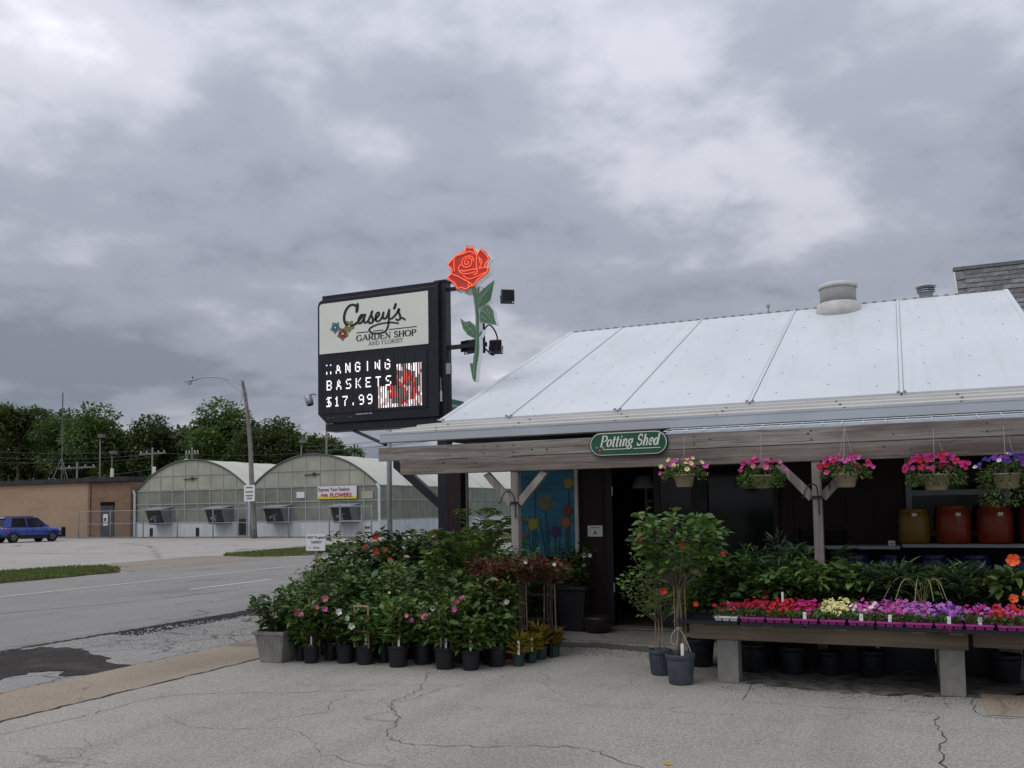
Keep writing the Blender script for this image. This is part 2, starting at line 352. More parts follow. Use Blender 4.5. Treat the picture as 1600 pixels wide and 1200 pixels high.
# leaves: N folded ovate blades as one mesh (numpy)
def unit(a): return a/np.maximum(np.linalg.norm(a, axis=1, keepdims=True), 1e-9)
def leaf_mesh(name, P, D, Ln, Wd, mats, fold=.25, droop=.15, mi=None):
    P = np.asarray(P, float); n = len(P); D = unit(np.asarray(D, float))
    Ln = np.broadcast_to(np.asarray(Ln, float), (n,))[:, None]; Wd = np.broadcast_to(np.asarray(Wd, float), (n,))[:, None]
    R = RNG.normal(size=(n, 3))*.35+np.array([0, 0, 1.]); S = unit(np.cross(D, R)); U = np.cross(S, D)
    z = lambda l, w_, h: P+D*Ln*l+S*Wd*w_+U*(Ln*h)   # fold and droop may be arrays, one value a leaf
    V = np.stack([z(0, 0, 0), z(.32, .48, fold*.25-droop*.1), z(.68, .40, fold*.2-droop*.45), z(1, 0, -droop), z(.68, -.40, fold*.2-droop*.45), z(.32, -.48, fold*.25-droop*.1)], 1).reshape(-1, 3)
    F = (np.arange(n)[:, None, None]*6+np.array([[0, 1, 2, 3], [0, 3, 4, 5]])[None]).reshape(-1)
    me = bpy.data.meshes.new(name); me.vertices.add(len(V)); me.vertices.foreach_set('co', V.ravel())
    nf = 2*n; me.loops.add(nf*4); me.loops.foreach_set('vertex_index', F.astype(np.int32))
    me.polygons.add(nf); me.polygons.foreach_set('loop_start', np.arange(0, nf*4, 4, dtype=np.int32))
    for m in (mats if isinstance(mats, (list, tuple)) else [mats]): me.materials.append(m)
    if mi is not None: me.polygons.foreach_set('material_index', np.repeat(np.asarray(mi, np.int32), 2))
    me.update(calc_edges=True); return me
def flower_mesh(name, r, petal, n=5, cup=.25, core=True, ruffle=.0):
    mb = MB()
    for k in range(n):
        a = 2*pi*k/n; w_ = pi/n*1.08
        pts = [(0, 0, 0)]
        for da, rr in ((-w_, .55), (-w_*.75, .93), (0, 1.0), (w_*.75, .93), (w_, .55)):
            pts.append((cos(a+da)*r*rr, sin(a+da)*r*rr, r*cup*rr*rr+random.uniform(-ruffle, ruffle)*r+.002*k))
        mb.add(pts, [(0, 1, 2, 3), (0, 3, 4, 5)], 0)
    if core: mb.lathe([(.16*r, .02*r), (.13*r, .22*r), (.02*r, .34*r)], n=6, mi=1)
    o = mb.build(name, [petal, PETAL['core']]); me = o.data; bpy.data.objects.remove(o); return me
FLO = {}
def flower(kind, r, parent, loc, nrm, name='flower', cup=.25):
    key = (kind, round(r, 3), cup)
    if key not in FLO: FLO[key] = [flower_mesh('flower', r*(.8+.12*q), PETAL[kind], 5, cup+.22*q, True, .16) for q in range(4)]
    o = obj(name, random.choice(FLO[key]), parent); o.location = loc
    o.rotation_euler = (Vector(nrm).to_track_quat('Z', 'Y').to_matrix() @ Matrix.Rotation(random.uniform(0, 6), 3, 'Z')).to_euler(); return o
def text_mesh(s, size, bold=0., shear=0., sx=1., align='LEFT'):
    c = bpy.data.curves.new('t', 'FONT'); c.body = s; c.size = size; c.offset = bold; c.shear = shear; c.align_x = align; c.extrude = .0015; c.resolution_u = 3
    o = bpy.data.objects.new('t', c); COL.objects.link(o); dg = bpy.context.evaluated_depsgraph_get()
    me = bpy.data.meshes.new_from_object(o.evaluated_get(dg)); bpy.data.objects.remove(o)
    for v in me.vertices: v.co = (v.co.x*sx, -v.co.z, v.co.y)        # stand it up, facing -Y
    return me
def put_text(name, s, size, m, loc, parent=None, **k):
    me = text_mesh(s, size, **k); me.materials.clear(); me.materials.append(m); o = obj(name, me, parent); o.location = loc; return o
# ================================================================== THE GROUND
struct(sheet('terrain', [(-900, -700), (900, -700), (900, 900), (-900, 900)], -.04, M_TERRAIN))
struct(sheet('parking_lot', [(-140, -40), (-20.05, -40), (-20.05, 47), (-28.6, 47), (-28.6, 90), (-140, 90)], -.016, M_PARK))
road = struct(sheet('road', [(-20.05, -80), (-9.95, -80), (-9.95, 300), (-20.05, 300)], -.010, M_ROAD))
struct(sheet('verge', ragged([(-10.05, -40), (-7.4, -40), (-7.4, 120), (-10.05, 120)], .3, .06, 3), -.004, M_GRAVEL))
walk = struct(sheet('sidewalk', [(-7.62, -40), (-6.56, -40), (-6.56, 120), (-7.62, 120)], .001, M_CRACK))
for k in range(16):
    a = -8.2+k*2.6
    MB().box(-7.60, a, -.02, -6.57, a+2.592, .010).build('slab', M_SIDEWALK, walk, bevel=.006)
lot = struct(sheet('forecourt', ragged([(-6.6, -40), (40, -40), (40, 60), (-6.6, 60)], .3, .012, 9), .005, M_LOT))
sheet('dark_patch', ragged([(-9.95, 6.9), (-9.8, 7.83), (-9.4, 7.98), (-8.9, 7.75), (-8.3, 7.55), (-8.12, 7.30), (-7.63, 7.25), (-7.62, 6.68), (-7.8, 6.5), (-8.12, 6.78), (-8.36, 6.6), (-8.25, 6.1), (-8.6, 5.6), (-9.9, 5.2)], .09, .05, 4), .002, M_DARKPATCH, road)
sheet('broken_road_edge', ragged([(-10.03, 6.2), (-9.95, 6.2), (-9.94, 8.2), (-9.93, 9.3), (-9.78, 10.2), (-9.6, 11.3), (-9.7, 12.2), (-9.97, 14), (-10.03, 14)], .05, .035, 5), .0005, M_DARKPATCH, road)
# stone chips lying on the verge
def chips(name, n, x0, x1, y0, y1, m, s0, s1, z):
    mb = MB()
    for _ in range(n):
        x = random.uniform(x0, x1); y = random.uniform(y0, y1); s = random.uniform(s0, s1); a = random.uniform(0, 6.3); h = s*random.uniform(.35, .7)
        p = [(x+s*cos(a+k*pi/2)*random.uniform(.6, 1.1), y+s*sin(a+k*pi/2)*random.uniform(.6, 1.1)) for k in range(4)]
        mb.hexa([(u, v, z-.004) for u, v in p], [(x+(u-x)*.6, y+(v-y)*.6, z+h) for u, v in p])
    return mb.build(name, m)
tag(stuff(chips('limestone_chips', 2600, -9.6, -7.7, 8.1, 14, m_noise('limestone', (.36, .35, .33), (.27, .26, .24), 30, .9, bump=0), .004, .014, .0)), 'pale crushed limestone scattered along the road verge', 'gravel')
tag(stuff(chips('dark_asphalt_crumbs', 1500, -9.95, -9.45, 9.0, 13.5, m_noise('asphalt_crumb', (.06, .057, .054), (.035, .033, .032), 30, .9, bump=0), .005, .020, .0)), 'dark asphalt crumbs along the broken road edge', 'gravel')
tag(stuff(chips('soil_crumbs', 1500, -1.6, 1.2, 7.95, 9.2, M_SOIL, .002, .008, .006)), 'spilled dark potting soil crumbs under the bench', 'soil')
tag(stuff(chips('soil_litter', 900, -4.2, -2.2, 9.3, 10.2, M_SOIL, .002, .009, .006)), 'dark soil litter on the asphalt before the doorway', 'soil')
# painted lines
for k, a in enumerate((-3.5, 5.6, 14.8, 24.0, 33.2, 42.4)):
    sheet('lane_dash', [(-14.07, a), (-13.95, a), (-13.95, a+2.7), (-14.07, a+2.7)], -.005, M_PAINTLINE, road)
sheet('edge_line', [(-16.78, -60), (-16.68, -60), (-16.68, 120), (-16.78, 120)], -.005, M_PAINTLINE, road)
ribbon([(-14.2, 8), (-13.9, 10.4), (-13.3, 12), (-13.05, 13.7), (-12.85, 16), (-12.6, 21)], .016, -.005, 3).build('crack', M_CRACK, road)
# drive apron and grass islands across the road
struct(sheet('drive_apron', [(-24.2, 19.4), (-20.0, 19.0), (-20.0, 26.3), (-24.2, 26.3)], -.008, m_asphalt('apron_concrete', (.27, .225, .18), (.30, .27, .23), .2, 21., .008)))
def island(poly, nblade, label, seed):
    r = random.Random(seed); xs = [p[0] for p in poly]; ys = [p[1] for p in poly]
    g_ = MB(); n = len(poly); outl = ragged(poly, .4, .08, seed)
    o = sheet('grass_island', outl, .0, m_noise('island_soil', (.055, .062, .025), (.10, .095, .05), 3, .95, bump=0)); struct(o)
    def inside(x, y):
        c = False
        for i in range(n):
            (a, b), (c_, d) = poly[i], poly[(i+1) % n]
            if (b > y) != (d > y) and x < (c_-a)*(y-b)/(d-b)+a: c = not c
        return c
    P = []
    while len(P) < nblade:
        x = r.uniform(min(xs), max(xs)); y = r.uniform(max(min(ys), 8), min(max(ys), 48))
        if inside(x, y): P.append((x, y, 0))
    P = np.array(P); D = RNG.normal(size=P.shape)*.35; D[:, 2] = 1
    me = leaf_mesh('grass', P, D, RNG.uniform(.05, .13, len(P)), .018, M_GRASS, droop=.3)
    tag(stuff(obj('grass', me)), label, 'grass')
island([(-23.7, -30), (-20.1, -30), (-20.1, 16.5), (-20.25, 18.6), (-21.2, 19.6), (-22.6, 20.2), (-23.5, 19.6), (-23.7, 17.5)], 26000, 'green grass strip across the road left of the drive', 5)
island([(-24.2, 27.5), (-23.3, 26.3), (-21.5, 25.9), (-20.2, 27.2), (-20.1, 75), (-24.3, 75)], 20000, 'green grass strip across the road before the greenhouse', 6)
# cracks and joints in the forecourt
for i, (pts, wd) in enumerate((
    ([(-4.41, 7.92), (-4.06, 7.06), (-4.0, 6.53), (-3.75, 6.2), (-3.61, 5.97), (-3.49, 5.6), (-3.15, 5.46), (-2.67, 5.58), (-2.09, 5.76), (-1.57, 5.48), (-.9, 5.3)], .009),
    ([(-4.0, 6.53), (-3.86, 6.3), (-3.9, 6.0), (-3.61, 5.97)], .008), ([(-3.58, 7.79), (-3.86, 7.28), (-3.92, 6.69), (-4.06, 6.6)], .006),
    ([(-6.3, 4.2), (-6.15, 5.0), (-6.11, 5.41), (-6.08, 6.07), (-5.74, 6.33), (-4.95, 6.67), (-4.4, 7.0)], .010), ([(-4.53, 6.75), (-4.48, 6.3), (-4.33, 6.1), (-4.6, 5.7)], .006),
    ([(-1.34, 8.46), (-1.29, 7.56)], .010), ([(-1.29, 7.56), (-.6, 7.56), (0, 7.62), (.15, 7.6)], .007), ([(.15, 7.6), (.16, 6.94), (.15, 6.12), (.22, 5.2), (.2, 4.0)], .014),
    ([(.45, 8.6), (.44, 8.0), (.46, 7.64), (.8, 7.61), (1.6, 7.7)], .011), ([(-5.6, 5.6), (-4.9, 5.3), (-4.2, 5.5), (-3.5, 5.0), (-2.6, 4.9)], .005), ([(-3.0, 7.2), (-2.3, 7.0), (-1.6, 7.2)], .004),
    ([(-6.4, 6.9), (-5.7, 7.1), (-5.0, 6.95), (-4.2, 7.3), (-3.2, 7.25)], .004))):
    ribbon(pts, wd*.5, .009, i, .03 if i not in (5, 6) else .006, 9).build('crack', M_CRACK, lot)
for x_, sd in ((-6.565, 71), (-7.61, 72)): ribbon([(x_, y_) for y_ in np.arange(3.0, 14.0, .8)], .014, .0125, sd, .02, 9).build('edge_dirt', M_CRACK, walk)
sheet('tan_concrete_pad', [(.5, 7.68), (3.5, 7.75), (3.5, 8.6), (.5, 8.5)], .009, M_SIDEWALK, lot)
sheet('damp_stain', ragged([(-4.2, 9.7), (-3.2, 9.85), (-2.3, 9.6), (-2.2, 9.95), (-3.2, 10.2), (-4.2, 10.15)], .06, .05, 8), .0085, m_asphalt('damp_asphalt', (.125, .118, .108), (.17, .16, .146), .5, 3.), lot)
MB().box(-5.6, 10.25, -.05, 14, 11.28, .035).build('porch_slab', M_SLAB, lot, bevel=.01)
lf = leaf_mesh('fallen_leaf', [(-1.45, 5.58, .012)], [(1, .3, .05)], .07, .04, mat('yellow_leaf', (.42, .27, .05), .6))
tag(obj('fallen_leaf', lf), 'small yellow leaf lying on the grey asphalt', 'leaf')

# ================================================================== POTTING SHED
shed = thing('potting_shed', (0, 0, 0), 'potting shed with white panel roof, grey timber porch beam and dark maroon wall', 'shed')
WY = 11.3
wall = MB()
wall.box(-4.97, WY, 0, -3.52, WY+.14, 2.62); wall.box(-3.52, WY, 2.15, -2.42, WY+.14, 2.62); wall.box(-2.42, WY, 0, -2.34, WY+.14, 2.62)
wall.box(-2.34, WY, 0, -1.42, WY+.14, .85); wall.box(-2.34, WY, 2.15, -1.42, WY+.14, 2.62); wall.box(-1.42, WY, 0, 0, WY+.14, 2.62)
wall.box(0, WY, 0, 1.05, WY+.14, 1.22); wall.box(0, WY, 2.2, 1.05, WY+.14, 2.62); wall.box(1.05, WY, 0, 9, WY+.14, 2.62)
wl = wall.build('wall', M_MAROON, shed)
MB().box(-4.97, WY+.14, 0, -4.85, 19.5, 2.62).build('side_wall', M_MAROON, shed)
MB().box(-4.84, 19.4, 0, 9, 19.5, 3.0).build('rear_wall', M_MAROON, shed)
MB().box(-4.84, WY+.16, -.03, 9, 19.39, .03).build('floor', m_noise('shop_floor', (.12, .095, .07), (.09, .07, .05), 4, .6), shed)
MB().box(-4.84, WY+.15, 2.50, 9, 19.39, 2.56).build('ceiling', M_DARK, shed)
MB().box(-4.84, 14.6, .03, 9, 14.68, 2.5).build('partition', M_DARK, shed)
for k in range(16):                                   # vertical board joints of the front wall
    x = -4.9+k*.3
    if x < -3.6 or -1.36 < x < -.05: MB().box(x, WY-.012, .04, x+.045, WY-.001, 2.5).build('batten', M_MAROON, shed)
# open doorway, glazed door leaf and threshold
fr = MB(); fr.box(-3.60, WY-.03, .03, -3.52, WY+.10, 2.15); fr.box(-2.42, WY-.03, .03, -2.34, WY+.10, 2.15); fr.box(-3.60, WY-.03, 2.15, -2.34, WY+.10, 2.23)
fr.build('door_frame', m_noise('black_door_paint', (.016, .014, .016), (.022, .02, .022), 5, .5), shed)
d = MB(); d.box(-2.98, WY+.03, .06, -2.90, WY+.075, 2.13); d.box(-2.50, WY+.03, .06, -2.43, WY+.075, 2.13); d.box(-2.90, WY+.03, .06, -2.50, WY+.075, .26); d.box(-2.90, WY+.03, 2.0, -2.50, WY+.075, 2.13)
dr = d.build('door', MATS['black_door_paint'], shed); MB().box(-2.90, WY+.048, .26, -2.50, WY+.056, 2.0).build('pane', M_GLASSDARK, dr); MB().tube([(-2.94, WY-.01, 1.0), (-2.94, WY-.03, 1.02), (-2.94, WY-.03, 1.18), (-2.94, WY-.01, 1.2)], .01).build('handle', M_GALV, dr)
MB().box(-3.62, WY-.16, .036, -2.32, WY+.12, .062).build('threshold', m_noise('worn_threshold', (.20, .17, .13), (.14, .12, .10), 6, .6), shed, bevel=.01)
for z in (.5, 1.75): MB().box(-3.525, WY-.045, z, -3.505, WY-.03, z+.12).build('hinge', M_GALV, shed)
# windows in the front wall
def window(x0, x1, z0, z1, fm, split=True):
    f = MB(); t = .06
    f.box(x0, WY-.04, z0, x0+t, WY+.08, z1); f.box(x1-t, WY-.04, z0, x1, WY+.08, z1); f.box(x0+t, WY-.04, z0, x1-t, WY+.08, z0+t); f.box(x0+t, WY-.04, z1-t, x1-t, WY+.08, z1)
    if split: f.box(x0+t, WY-.03, (z0+z1)/2-.03, x1-t, WY+.06, (z0+z1)/2+.03)
    wn_ = f.build('window', fm, shed); MB().box(x0+t, WY+.015, z0+t, x1-t, WY+.022, z1-t).build('pane', M_GLASSDARK, wn_)
window(-2.34, -1.42, .85, 2.15, MATS['black_door_paint'], False)
window(0, 1.05, 1.22, 2.2, M_WINFRAME)
# porch beam: two weathered boards, posts and braces
BY = 9.27
MB().box(-5.83, BY, 2.20, 4.6, BY+.05, 2.365).build('upper_board', M_BEAM, shed, bevel=.006)
MB().box(-5.53, BY+.006, 2.028, 4.6, BY+.10, 2.196).build('lower_board', m_wood('weathered_brown_timber', (.265, .228, .20), (.16, .132, .115), (.095, .075, .064)), shed, bevel=.006)
mb = MB(); mk = MB(); rq = random.Random(12)
for k in range(46):
    up_b = k % 2 == 0; yb = BY-.0015 if up_b else BY+.0045; x = rq.uniform(-5.5, 3.2); z = rq.uniform(2.22, 2.35) if up_b else rq.uniform(2.045, 2.18); l_ = rq.uniform(.12, .75); h_ = rq.uniform(.0012, .0032); sl_ = rq.uniform(-.012, .012)
    mb.hexa([(x, yb, z), (x+l_, yb, z+sl_), (x+l_, yb+.004, z+sl_), (x, yb+.004, z)], [(x+.02, yb, z+h_), (x+l_-.02, yb, z+sl_+h_), (x+l_-.02, yb+.004, z+sl_+h_), (x+.02, yb+.004, z+h_)])
for k in range(20):
    up_b = k % 2 == 0; yb = BY-.002 if up_b else BY+.004; x = rq.uniform(-5.4, 3.2); z = rq.uniform(2.23, 2.34) if up_b else rq.uniform(2.05, 2.17); a_ = rq.uniform(.006, .016); b_ = a_*rq.uniform(.4, .8)
    mk.prism([(x+a_*cos(2*pi*j/9), z+b_*sin(2*pi*j/9)) for j in range(9)], yb, yb+.004)
stuff(mb.build('weather_checks', m_noise('dark_wood_check', (.05, .042, .036), (.08, .068, .06), 9, .9, bump=0), shed)); stuff(mk.build('knots', m_noise('dark_knot', (.045, .035, .028), (.07, .055, .045), 30, .8, bump=0), shed))
for x in (-4.42, -4.05, -2.0, -.84, .7): MB().box(x, BY-.004, 2.24, x+.014, BY-.0005, 2.254).box(x, BY-.004, 2.32, x+.014, BY-.0005, 2.334).build('bolt_heads', M_CRACK, shed)
def post(x, y, ztop=2.028):
    MB().box(x-.045, y, 0.005, x+.045, y+.09, ztop-.002).build('post', M_BEAM_Z, shed, bevel=.005)
    for s in (-1, 1):
        mb = MB(); a = Vector((x+s*.046, 0, ztop-.36)); b = Vector((x+s*.36, 0, ztop-.004)); q = Vector((.052, 0, .048*s))*1
        q = Vector((-(b-a).z, 0, (b-a).x)).normalized()*.045
        P4 = [a-q, b-q, b+q, a+q]
        P4 = [Vector((p.x, 0, min(p.z, ztop-.003))) for p in P4]
        mb.prism([(p.x, p.z) for p in P4], y+.01, y+.075).build('brace', M_BEAM_Z, shed)
post(-.80, BY+.02); post(-4.05, BY+.02); post(2.5, BY+.02)
MB().box(-5.86, 11.12, .005, -5.66, 11.30, 2.50).build('corner_post', M_MAROON, shed, bevel=.006)
MB().tube([(-5.60, 11.2, .02), (-5.60, 11.2, 2.5)], .022, 8).build('conduit', m_noise('grey_conduit', (.16, .16, .165), (.11, .11, .115), 6, .5, bump=0), shed)
for x in np.arange(-5.2, 4.6, 1.2):                      # rafters back to the wall
    MB().hexa([(x, BY+.11, 2.21), (x+.045, BY+.11, 2.21), (x+.045, WY, 2.36), (x, WY, 2.36)], [(x, BY+.11, 2.34), (x+.045, BY+.11, 2.34), (x+.045, WY, 2.49), (x, WY, 2.49)]).build('rafter', M_BEAM, shed)
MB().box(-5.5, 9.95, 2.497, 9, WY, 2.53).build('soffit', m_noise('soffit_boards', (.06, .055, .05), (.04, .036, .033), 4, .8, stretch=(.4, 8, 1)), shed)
# wire mesh rising from the beam to the gutter
MX0 = -2.35; mesh_root = MB()
for k in range(36):
    x = MX0+k*.20; mesh_root.tube([(x, BY+.0, 2.372), (x+random.uniform(-.01, .01), 9.55, 2.425), (x, 9.80, 2.462)], .0042, 5)
mesh_root.build('mesh_cross_wire', mat('pale_wire', (.62, .64, .66), .4, .3), shed)['kind'] = 'stuff'
for k in range(2):
    y = BY+.16+k*.26; z = 2.372+(y-BY)/(9.80-BY)*.09
    MB().tube([(MX0, y, z+.006), (4.6, y, z+.006)], .004, 5).build('mesh_long_wire', MATS['pale_wire'], shed)
MB().hexa([(MX0, BY+.055, 2.352), (5.5, BY+.055, 2.352), (5.5, 9.79, 2.440), (MX0, 9.79, 2.440)], [(MX0, BY+.055, 2.360), (5.5, BY+.055, 2.360), (5.5, 9.79, 2.448), (MX0, 9.79, 2.448)]).build('pale_sheet', m_noise('pale_plastic_sheet', (.36, .40, .45), (.28, .31, .36), 5, .35, bump=0, stretch=(1, .3, 1)), shed)
# gutter and stepped flashing under the roof edge
gp = [(9.80, 2.475), (9.80, 2.575), (9.815, 2.575), (9.815, 2.49), (9.90, 2.49), (9.90, 2.585), (9.91, 2.585), (9.91, 2.47), (9.83, 2.462)]
mb = MB(); n_ = len(gp); o_ = 0
mb.v = [(-6.14, y, z) for y, z in gp]+[(5.5, y, z) for y, z in gp]
for i in range(n_): mb.f.append((i, (i+1) % n_, n_+(i+1) % n_, n_+i)); mb.m.append(0)
mb.f.append(tuple(range(n_))); mb.m.append(0); mb.f.append(tuple(range(n_, 2*n_))[::-1]); mb.m.append(0)
gt = mb.build('gutter', M_GUTTER, shed)
MB().box(-6.15, 9.795, 2.572, 5.5, 9.808, 2.586).build('gutter_lip', M_GUTTER, gt)
for k, (y0, z0, y1, z1, xl0, xl1) in enumerate(((9.845, 2.583, 10.02, 2.628, -6.08, -5.86), (9.955, 2.634, 10.13, 2.672, -5.92, -5.66), (10.07, 2.680, 10.24, 2.712, -5.75, -5.50))):
    MB().hexa([(xl0, y0, z0), (5.5, y0, z0), (5.5, y1, z1), (xl1, y1, z1)], [(xl0, y0, z0+.022), (5.5, y0, z0+.022), (5.5, y1, z1+.022), (xl1, y1, z1+.022)]).build('flashing_course', M_FLASH, shed)
    mb = MB()
    for j in range(9): x = -5.4+j*1.2+random.uniform(-.1, .1); mb.box(x, y0-.004, z0+.006, x+random.uniform(.01, .03), y0-.001, z0+.016)
    mb.build('flashing_fastener', M_CRACK, shed)['kind'] = 'stuff'
# roof: panels, seam covers, ridge
EY, EZ, RY, RZ = 10.2, 2.712, 15.25, 4.735
RXS = [-5.46, -4.50, -3.09, -1.555, 0.0, 1.50]
up_ = Vector((0, RY-EY, RZ-EZ)).normalized(); nr = Vector((0, -up_.z, up_.y)); RL = sqrt((RY-EY)**2+(RZ-EZ)**2)
def roof_pt(x, t, h=0.): p = Vector((x, EY, EZ))+up_*t+nr*h; return (p.x, p.y, p.z)
for a, b in zip(RXS[:-1], RXS[1:]):
    g_ = .006
    pn = MB().hexa([roof_pt(a+g_, 0), roof_pt(b-g_, 0), roof_pt(b-g_, RL), roof_pt(a+g_, RL)], [roof_pt(a+g_, 0, .045), roof_pt(b-g_, 0, .045), roof_pt(b-g_, RL, .045), roof_pt(a+g_, RL, .045)]).build('roof_panel', M_ROOFWHITE, shed, bevel=.004)
    sc_ = MB(); nx = 3 if b-a > 1.2 else 2
    for i in range(nx):
        for j in range(6):
            x = a+(b-a)*(i+.5)/nx+random.uniform(-.03, .03); t = RL*(j+.45)/6+(.12 if i % 2 else -.12)+random.uniform(-.04, .04)
            c = Vector(roof_pt(x, t, .046)); q = [c+Vector((sx*.008, 0, 0))+up_*(sy*.004) for sx, sy in ((-1, -1), (1, -1), (1, 1), (-1, 1))]
            sc_.hexa([tuple(p) for p in q], [tuple(p+nr*.006) for p in q])
    sc_.build('screw_washer', m_noise('rusty_washer', (.40, .385, .37), (.28, .26, .23), 20, .6, bump=0), pn)['kind'] = 'stuff'
for x in RXS:
    w_ = .035 if x in (RXS[0], RXS[-1]) else .020
    MB().hexa([roof_pt(x-w_, -.01, .047), roof_pt(x+w_, -.01, .047), roof_pt(x+w_, RL+.01, .047), roof_pt(x-w_, RL+.01, .047)], [roof_pt(x-w_*.8, -.01, .056), roof_pt(x+w_*.8, -.01, .056), roof_pt(x+w_*.8, RL+.01, .056), roof_pt(x-w_*.8, RL+.01, .056)]).build('seam_cover', M_ROOFWHITE, shed)
    for s in (-1, 1) if x not in (RXS[0], RXS[-1]) else ():
        MB().hexa([roof_pt(x+s*(w_+.001), -.01, .0465), roof_pt(x+s*(w_+.004), -.01, .0465), roof_pt(x+s*(w_+.004), RL, .0465), roof_pt(x+s*(w_+.001), RL, .0465)], [roof_pt(x+s*(w_+.001), -.01, .05), roof_pt(x+s*(w_+.004), -.01, .05), roof_pt(x+s*(w_+.004), RL, .05), roof_pt(x+s*(w_+.001), RL, .05)]).build('seam_sealant', mat('grey_sealant', (.26, .27, .28), .7), shed)
    for xa in (x-.045, x+.020): MB().box(xa, EY-.03, EZ+.045, xa+.025, EY+.01, EZ+.062).build('seam_clip', M_GALV, shed)
MB().hexa([(-5.46, RY+.01, RZ), (1.5, RY+.01, RZ), (1.5, 20.3, 2.71), (-5.46, 20.3, 2.71)], [(-5.46, RY+.01, RZ+.045), (1.5, RY+.01, RZ+.045), (1.5, 20.3, 2.755), (-5.46, 20.3, 2.755)]).build('rear_slope', M_ROOFWHITE, shed)
MB().prism([(0, 0), (0, 0), (0, 0)], 0, 0) if False else None
mb = MB()
for k in range(47): x = -5.4+k*.148; mb.box(x, RY-.02, RZ+.045, x+.06, RY+.06, RZ+.064)
mb.build('ridge_corrugation', m_noise('grey_ridge', (.30, .31, .32), (.22, .225, .23), 8, .6, bump=0), shed)['kind'] = 'stuff'
MB().box(-5.47, RY-.005, RZ+.03, 1.51, RY+.05, RZ+.05).build('ridge_cap', MATS['grey_ridge'], shed)
for s, x in ((-1, -5.30), (1, 1.42)):                    # gable infill under the rakes
    MB().add([(x, EY+.25, EZ-.0), (x, RY, RZ-.10), (x, 20.0, EZ-.0), (x+.06, EY+.25, EZ), (x+.06, RY, RZ-.10), (x+.06, 20.0, EZ)], [(0, 1, 2), (5, 4, 3), (0, 3, 4, 1), (1, 4, 5, 2), (2, 5, 3, 0)]).build('gable', M_FLASH, shed)
for x0, x1 in ((1.56, 5.5),): MB().hexa([(x0, 10.25, 2.70), (x1, 10.25, 2.70), (x1, 13.5, 3.1), (x0, 13.5, 3.1)], [(x0, 10.25, 2.75), (x1, 10.25, 2.75), (x1, 13.5, 3.15), (x0, 13.5, 3.15)]).build('low_roof', M_FLASH, shed)
# roof vents
def on_roof(x, y): return EZ+(y-EY)*(RZ-EZ)/(RY-EY)
vx, vy = -.86, 14.9; z0 = on_roof(vx, vy)
v = thing('roof_vent', (vx, vy, z0-.1), 'large white drum vent on the roof ridge', 'vent'); v.scale = (.86, .86, .82)
MB().lathe([(.40, 0), (.40, .17), (.385, .22), (.36, .30), (.33, .32)], n=28).build('base', M_VENT, v, True)
MB().lathe([(.315, .32), (.315, .60)], n=28).build('drum', m_noise('ribbed_vent_metal', (.46, .455, .44), (.36, .35, .34), 30, .5, stretch=(6, 6, .2)), v, True)
MB().lathe([(.345, .60), (.35, .63), (.335, .67), (.27, .70), (.01, .715)], n=28, capb=True).build('cap', M_VENT, v, True)
for z in (.335, .585): MB().lathe([(.322, z), (.326, z+.01), (.322, z+.02)], n=28, capb=False).build('band', M_GALV, v, True)
v = thing('roof_vent', (.42, 15.6, 4.66), 'small louvred round vent behind the roof ridge', 'vent'); v.scale = (.72, .72, .55)
MB().lathe([(.14, 0), (.14, .52)], n=18).build('pipe', M_GALV, v, True)
for k in range(3): MB().lathe([(.19, .50+k*.055), (.185, .52+k*.055)], n=18, capt=True).build('louvre', M_GALV, v)
MB().lathe([(.15, .645), (.225, .66), (.19, .70), (.02, .735)], n=18).build('cap', M_VENT, v, True)
v = MB(); v.tube([(0, 0, 0), (0, 0, .10)], .012).lathe([(.012, .09), (.032, .11), (.03, .14), (.008, .16)], n=10)
tag(v.build('pipe_stub', M_GALV), 'tiny metal pipe stub poking above the roof ridge', 'pipe'); bpy.context.scene.objects['pipe_stub'].location = (-1.98, RY+.03, RZ+.05)
# shingled house roof behind on the right
hs = thing('shingled_house', (0, 0, 0), 'grey shingled roof of the house behind the shed', 'house')
def hroof(u, t, h=0): return (1.02+u, 17.6+t*.80, 4.98-.0+t*.0-(0)+h+(-t*.0))
hz0, hz1, hy0, hy1 = 3.9, 6.12, 16.9, 19.6
hv = Vector((0, hy1-hy0, hz1-hz0)).normalized(); hn = Vector((0, -hv.z, hv.y)); HL = sqrt((hy1-hy0)**2+(hz1-hz0)**2)
MB().hexa([(1.06, hy0, hz0), (9, hy0, hz0), (9, hy1, hz1), (1.06, hy1, hz1)], [(1.06, hy0-.03, hz0+.04), (9, hy0-.03, hz0+.04), (9, hy1-.03, hz1+.04), (1.06, hy1-.03, hz1+.04)]).build('roof_deck', M_SHINGLE, hs)
shm = []
for v_ in range(4):
    mb = MB(); w_ = .30; hh = .21; t_ = .016+.004*v_
    p = lambda x, t, h: (x, hv.y*t+hn.y*h, hv.z*t+hn.z*h)
    mb.hexa([p(0, 0, 0), p(w_-.008, 0, 0), p(w_-.008, hh, -.004), p(0, hh, -.004)], [p(0, 0, t_), p(w_-.008, 0, t_), p(w_-.008, hh, .004), p(0, hh, .004)])
    o = mb.build('shingle', m_noise('grey_shingle_%d' % v_, tuple(c*(.75+.17*v_) for c in (.19, .195, .195)), tuple(c*(.7+.15*v_) for c in (.13, .135, .135)), 14, .95, bump=.4, bscale=150)); shm.append(o.data); bpy.data.objects.remove(o)
for r_ in range(20):
    t = r_*.19
    if t > HL-.1: break
    for c in range(11):
        x = 1.07+c*.30+(.15 if r_ % 2 else 0)*1
        o = obj('shingle', random.choice(shm), hs); o.location = (x, hy0-.03+hv.y*t, hz0+.045+hv.z*t)
